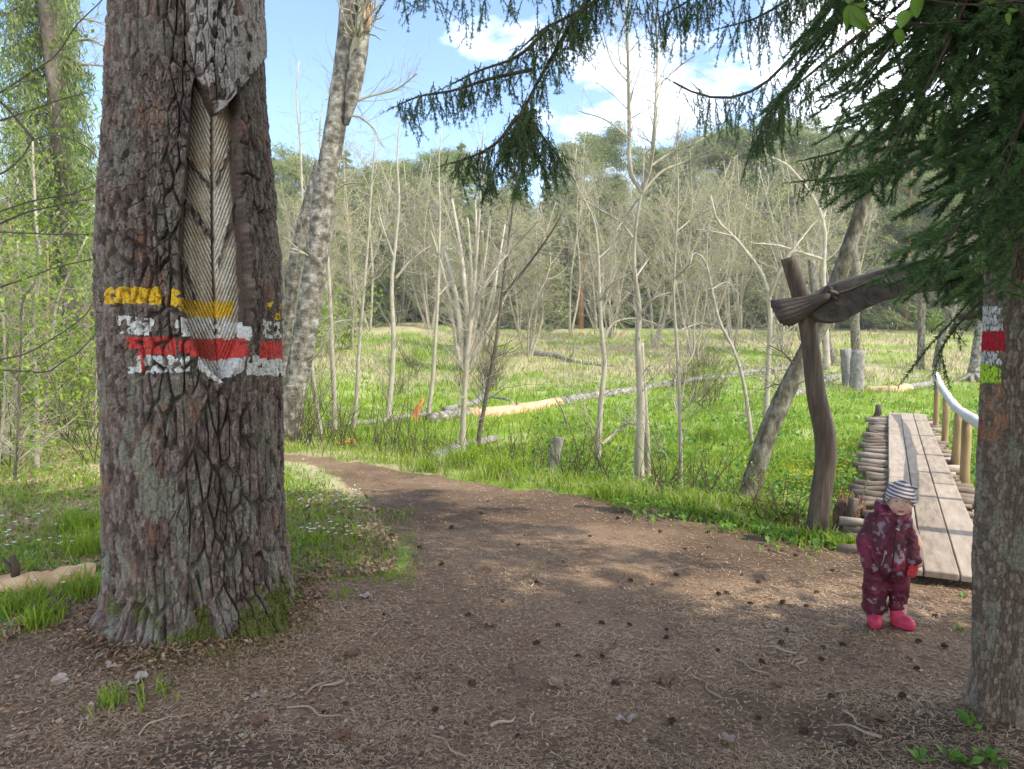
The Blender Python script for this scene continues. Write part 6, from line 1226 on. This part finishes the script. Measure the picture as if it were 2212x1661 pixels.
# fallen cones : one built from overlapping scales, then copied
m_cone = M('cone_scales', [(.03, .018, .012), (.075, .046, .03), (.15, .098, .065)], nscale=60, rough=.8); mb = MB(); sphere(mb, (0, 0, .016), (.024, .016, .016), 10, 8)
for q in range(11):
    for w in range(9):
        t = (q + .5) / 11 * 2 - 1; a = w * .698 + (q % 2) * .35; r_ = .0165 * math.sqrt(max(1 - t * t, 0)) + .001; c = np.array([t * .024, r_ * math.cos(a), .016 + r_ * math.sin(a)]); Dd = unit(np.array([.55, math.cos(a), math.sin(a)])); leaves(mb, (c + Dd * .003)[None], .011, .009, .5, D=Dd[None])
cone = mb.obj('pine_cone', m_cone); tag(cone, 'small dark fallen cone lying on the brown path', 'cone', 'fallen cones on the path')
cpx = [(905, 1184), (975, 1140), (1160, 1262), (955, 1222), (1275, 1160), (1335, 1120), (1345, 1108), (1400, 1120), (1425, 1148), (1490, 1110), (1545, 1108), (1590, 1112), (1530, 1150), (1590, 1128), (1362, 1255), (1408, 1262), (1480, 1185), (1552, 1282), (1570, 1280), (1620, 1305), (1600, 1240), (1690, 1300), (1742, 1308), (1765, 1276), (1775, 1430), (1778, 1405), (1796, 1508), (1440, 1380), (1160, 1390), (1205, 1355), (1300, 1345), (1360, 1350), (1440, 1360), (1550, 1410), (1645, 1436), (1690, 1390), (1820, 1395), (1950, 1510), (1980, 1450), (1020, 1480), (940, 1535), (745, 1520), (700, 1540), (1010, 1330), (1085, 1300), (1250, 1420), (1330, 1480), (1450, 1560), (1640, 1550), (1735, 1580), (1840, 1610), (1120, 1590), (1300, 1420), (830, 1330), (1460, 1240), (1640, 1255), (1720, 1200), (1660, 1190), (1800, 1230), (1215, 1215), (1120, 1180), (1040, 1110), (1055, 1085), (1700, 1360), (2040, 1400), (2020, 1330), (2050, 1240), (1985, 1390)]
for q, (a, b) in enumerate(cpx):
    c = gp(np.array(float(a)), np.array(float(b))); o = cone if q == 0 else cone.copy()
    if q: scene.collection.objects.link(o)
    o.location = (c[0], c[1], c[2] - .002); s_ = rng.uniform(.42, .78); o.scale = (s_ * 1.1, s_, s_ * .9); o.rotation_euler = (rng.normal() * .25, rng.normal() * .2, rng.uniform(0, 6.28))
# fallen oak leaves, lobed and curled
m_oak = M('dry_oak_leaves', [(.17, .095, .055), (.28, .185, .12), (.37, .30, .255)], nscale=20, objrnd=.75, lo=.15, hi=.85, rough=.75, spec=.25)
u = np.linspace(0, 1, 25); prof = (.012 + .030 * np.sin(np.pi * u)**.8 * (.72 + .30 * np.cos(u * 6.283 * 3.6))) * (u < .985); V, Q = [], []
for q in range(25):
    for w in (-1, -.5, 0, .5, 1): V.append(((u[q] - .5) * .095, w * prof[q], .004 + .014 * abs(w)**1.5 * (.4 + .6 * math.sin(q * .5)) + .010 * (u[q] - .5)**2 * 4))
for q in range(24):
    for w in range(4): Q.append([q * 5 + w, q * 5 + w + 1, q * 5 + 6 + w, q * 5 + 5 + w])
mb = MB(); mb.add(V, Q); oak = mb.obj('fallen_leaf', m_oak); tag(oak, 'dry curled oak leaf lying on the forest floor', 'dry leaf', 'dry oak leaves on the forest floor')
opx = [(760, 1378), (705, 1322), (645, 1328), (680, 1340), (745, 1310), (1470, 1445), (1440, 1475), (760, 1415), (210, 1420), (240, 1436), (100, 1400), (160, 1430), (60, 1440), (130, 1470), (300, 1470), (360, 1480), (420, 1500), (500, 1470), (560, 1500), (620, 1480), (700, 1450), (560, 1560), (400, 1600), (480, 1620), (880, 1360), (960, 1390), (1000, 1300), (1060, 1350), (820, 1420), (900, 1460), (1250, 1300), (1050, 1235), (1010, 1560), (1130, 1520), (1570, 1600), (1680, 1480), (1850, 1470), (1800, 1340), (640, 1600), (240, 1580), (120, 1560), (330, 1540), (740, 1590), (860, 1570), (690, 1290), (790, 1290), (850, 1300), (1200, 1480), (1350, 1560), (1900, 1560)]
for q, (a, b) in enumerate(opx):
    c = gp(np.array(float(a)), np.array(float(b))); o = oak if q == 0 else oak.copy()
    if q: scene.collection.objects.link(o)
    o.location = (c[0], c[1], c[2] + .004); s_ = rng.uniform(.55, 1.1); o.scale = (s_, s_ * rng.uniform(.8, 1.2), s_ * rng.uniform(.6, 1.6)); o.rotation_euler = (rng.normal() * .2 + (math.pi if rng.random() < .4 else 0), rng.normal() * .2, rng.uniform(0, 6.28))
# fallen sticks
m_stick = M('fallen_sticks', [(.10, .065, .045), (.26, .18, .12), (.42, .32, .23)], nscale=18, objrnd=.6, lo=.2, hi=.8, rough=.8); sp_ = []
for q in range(4): mb = MB(); L_ = [.16, .22, .12, .30][q]; tube(mb, spline([(0, 0, .006), (L_ * .35, .02 * (q % 2) + .008, .010), (L_ * .7, -.012, .009), (L_, .02, .007)], 10), np.linspace([.006, .005, .008, .0055][q], .0025, 10), 6, wob=.08); o = mb.obj('fallen_stick', m_stick); sp_.append(o); tag(o, 'short bent twig lying on the brown path', 'twig', 'fallen twigs on the path')
kpx = [(1010, 1640, 3), (1330, 1388, 1), (1445, 1410, 2), (1720, 1418, 0), (1740, 1430, 2), (1660, 1460, 1), (1710, 1440, 0), (1890, 1270, 1), (1840, 1232, 0), (850, 1010, 1), (830, 1060, 1), (1430, 1330, 0), (1060, 1570, 2), (1150, 1570, 0), (620, 1530, 1), (660, 1500, 0), (820, 1570, 0), (560, 1420, 0), (960, 1440, 1), (1250, 1540, 0), (1400, 1600, 3), (1560, 1510, 1), (1820, 1540, 0), (300, 1590, 1), (420, 1540, 0), (180, 1500, 1), (1100, 1440, 0), (740, 1470, 2), (1780, 1340, 1), (1960, 1420, 2), (1905, 1600, 0), (1560, 1330, 0), (1150, 1260, 0), (900, 1300, 1)]
done = set()
for a, b, k in kpx:
    c = gp(np.array(float(a)), np.array(float(b))); o = sp_[k] if k not in done else sp_[k].copy()
    if k in done: scene.collection.objects.link(o)
    done.add(k); o.location = (c[0], c[1], c[2] + .003); o.rotation_euler = (0, 0, rng.uniform(0, 6.28)); s_ = rng.uniform(.7, 1.2); o.scale = (s_, s_, s_)

# ------------------------------------------------------------------ air
mb = MB(); hx = np.array([[x, y, z] for x in (-260., 260.) for y in (-60., 320.) for z in (-2.5, 38.)]); mb.add(hx, [[0, 1, 3, 2], [4, 6, 7, 5], [0, 4, 5, 1], [2, 3, 7, 6], [0, 2, 6, 4], [1, 5, 7, 3]])
m_haze = bpy.data.materials.new('haze'); m_haze.use_nodes = True; nt = m_haze.node_tree; nt.nodes.remove(nt.nodes['Principled BSDF']); pv = nt.nodes.new('ShaderNodeVolumePrincipled'); pv.inputs['Color'].default_value = (.93, .95, .93, 1); pv.inputs['Density'].default_value = .0012; pv.inputs['Anisotropy'].default_value = 0.2; nt.links.new(pv.outputs[0], nt.nodes['Material Output'].inputs['Volume'])
tag(mb.obj('haze', m_haze, None, False), kind='stuff')
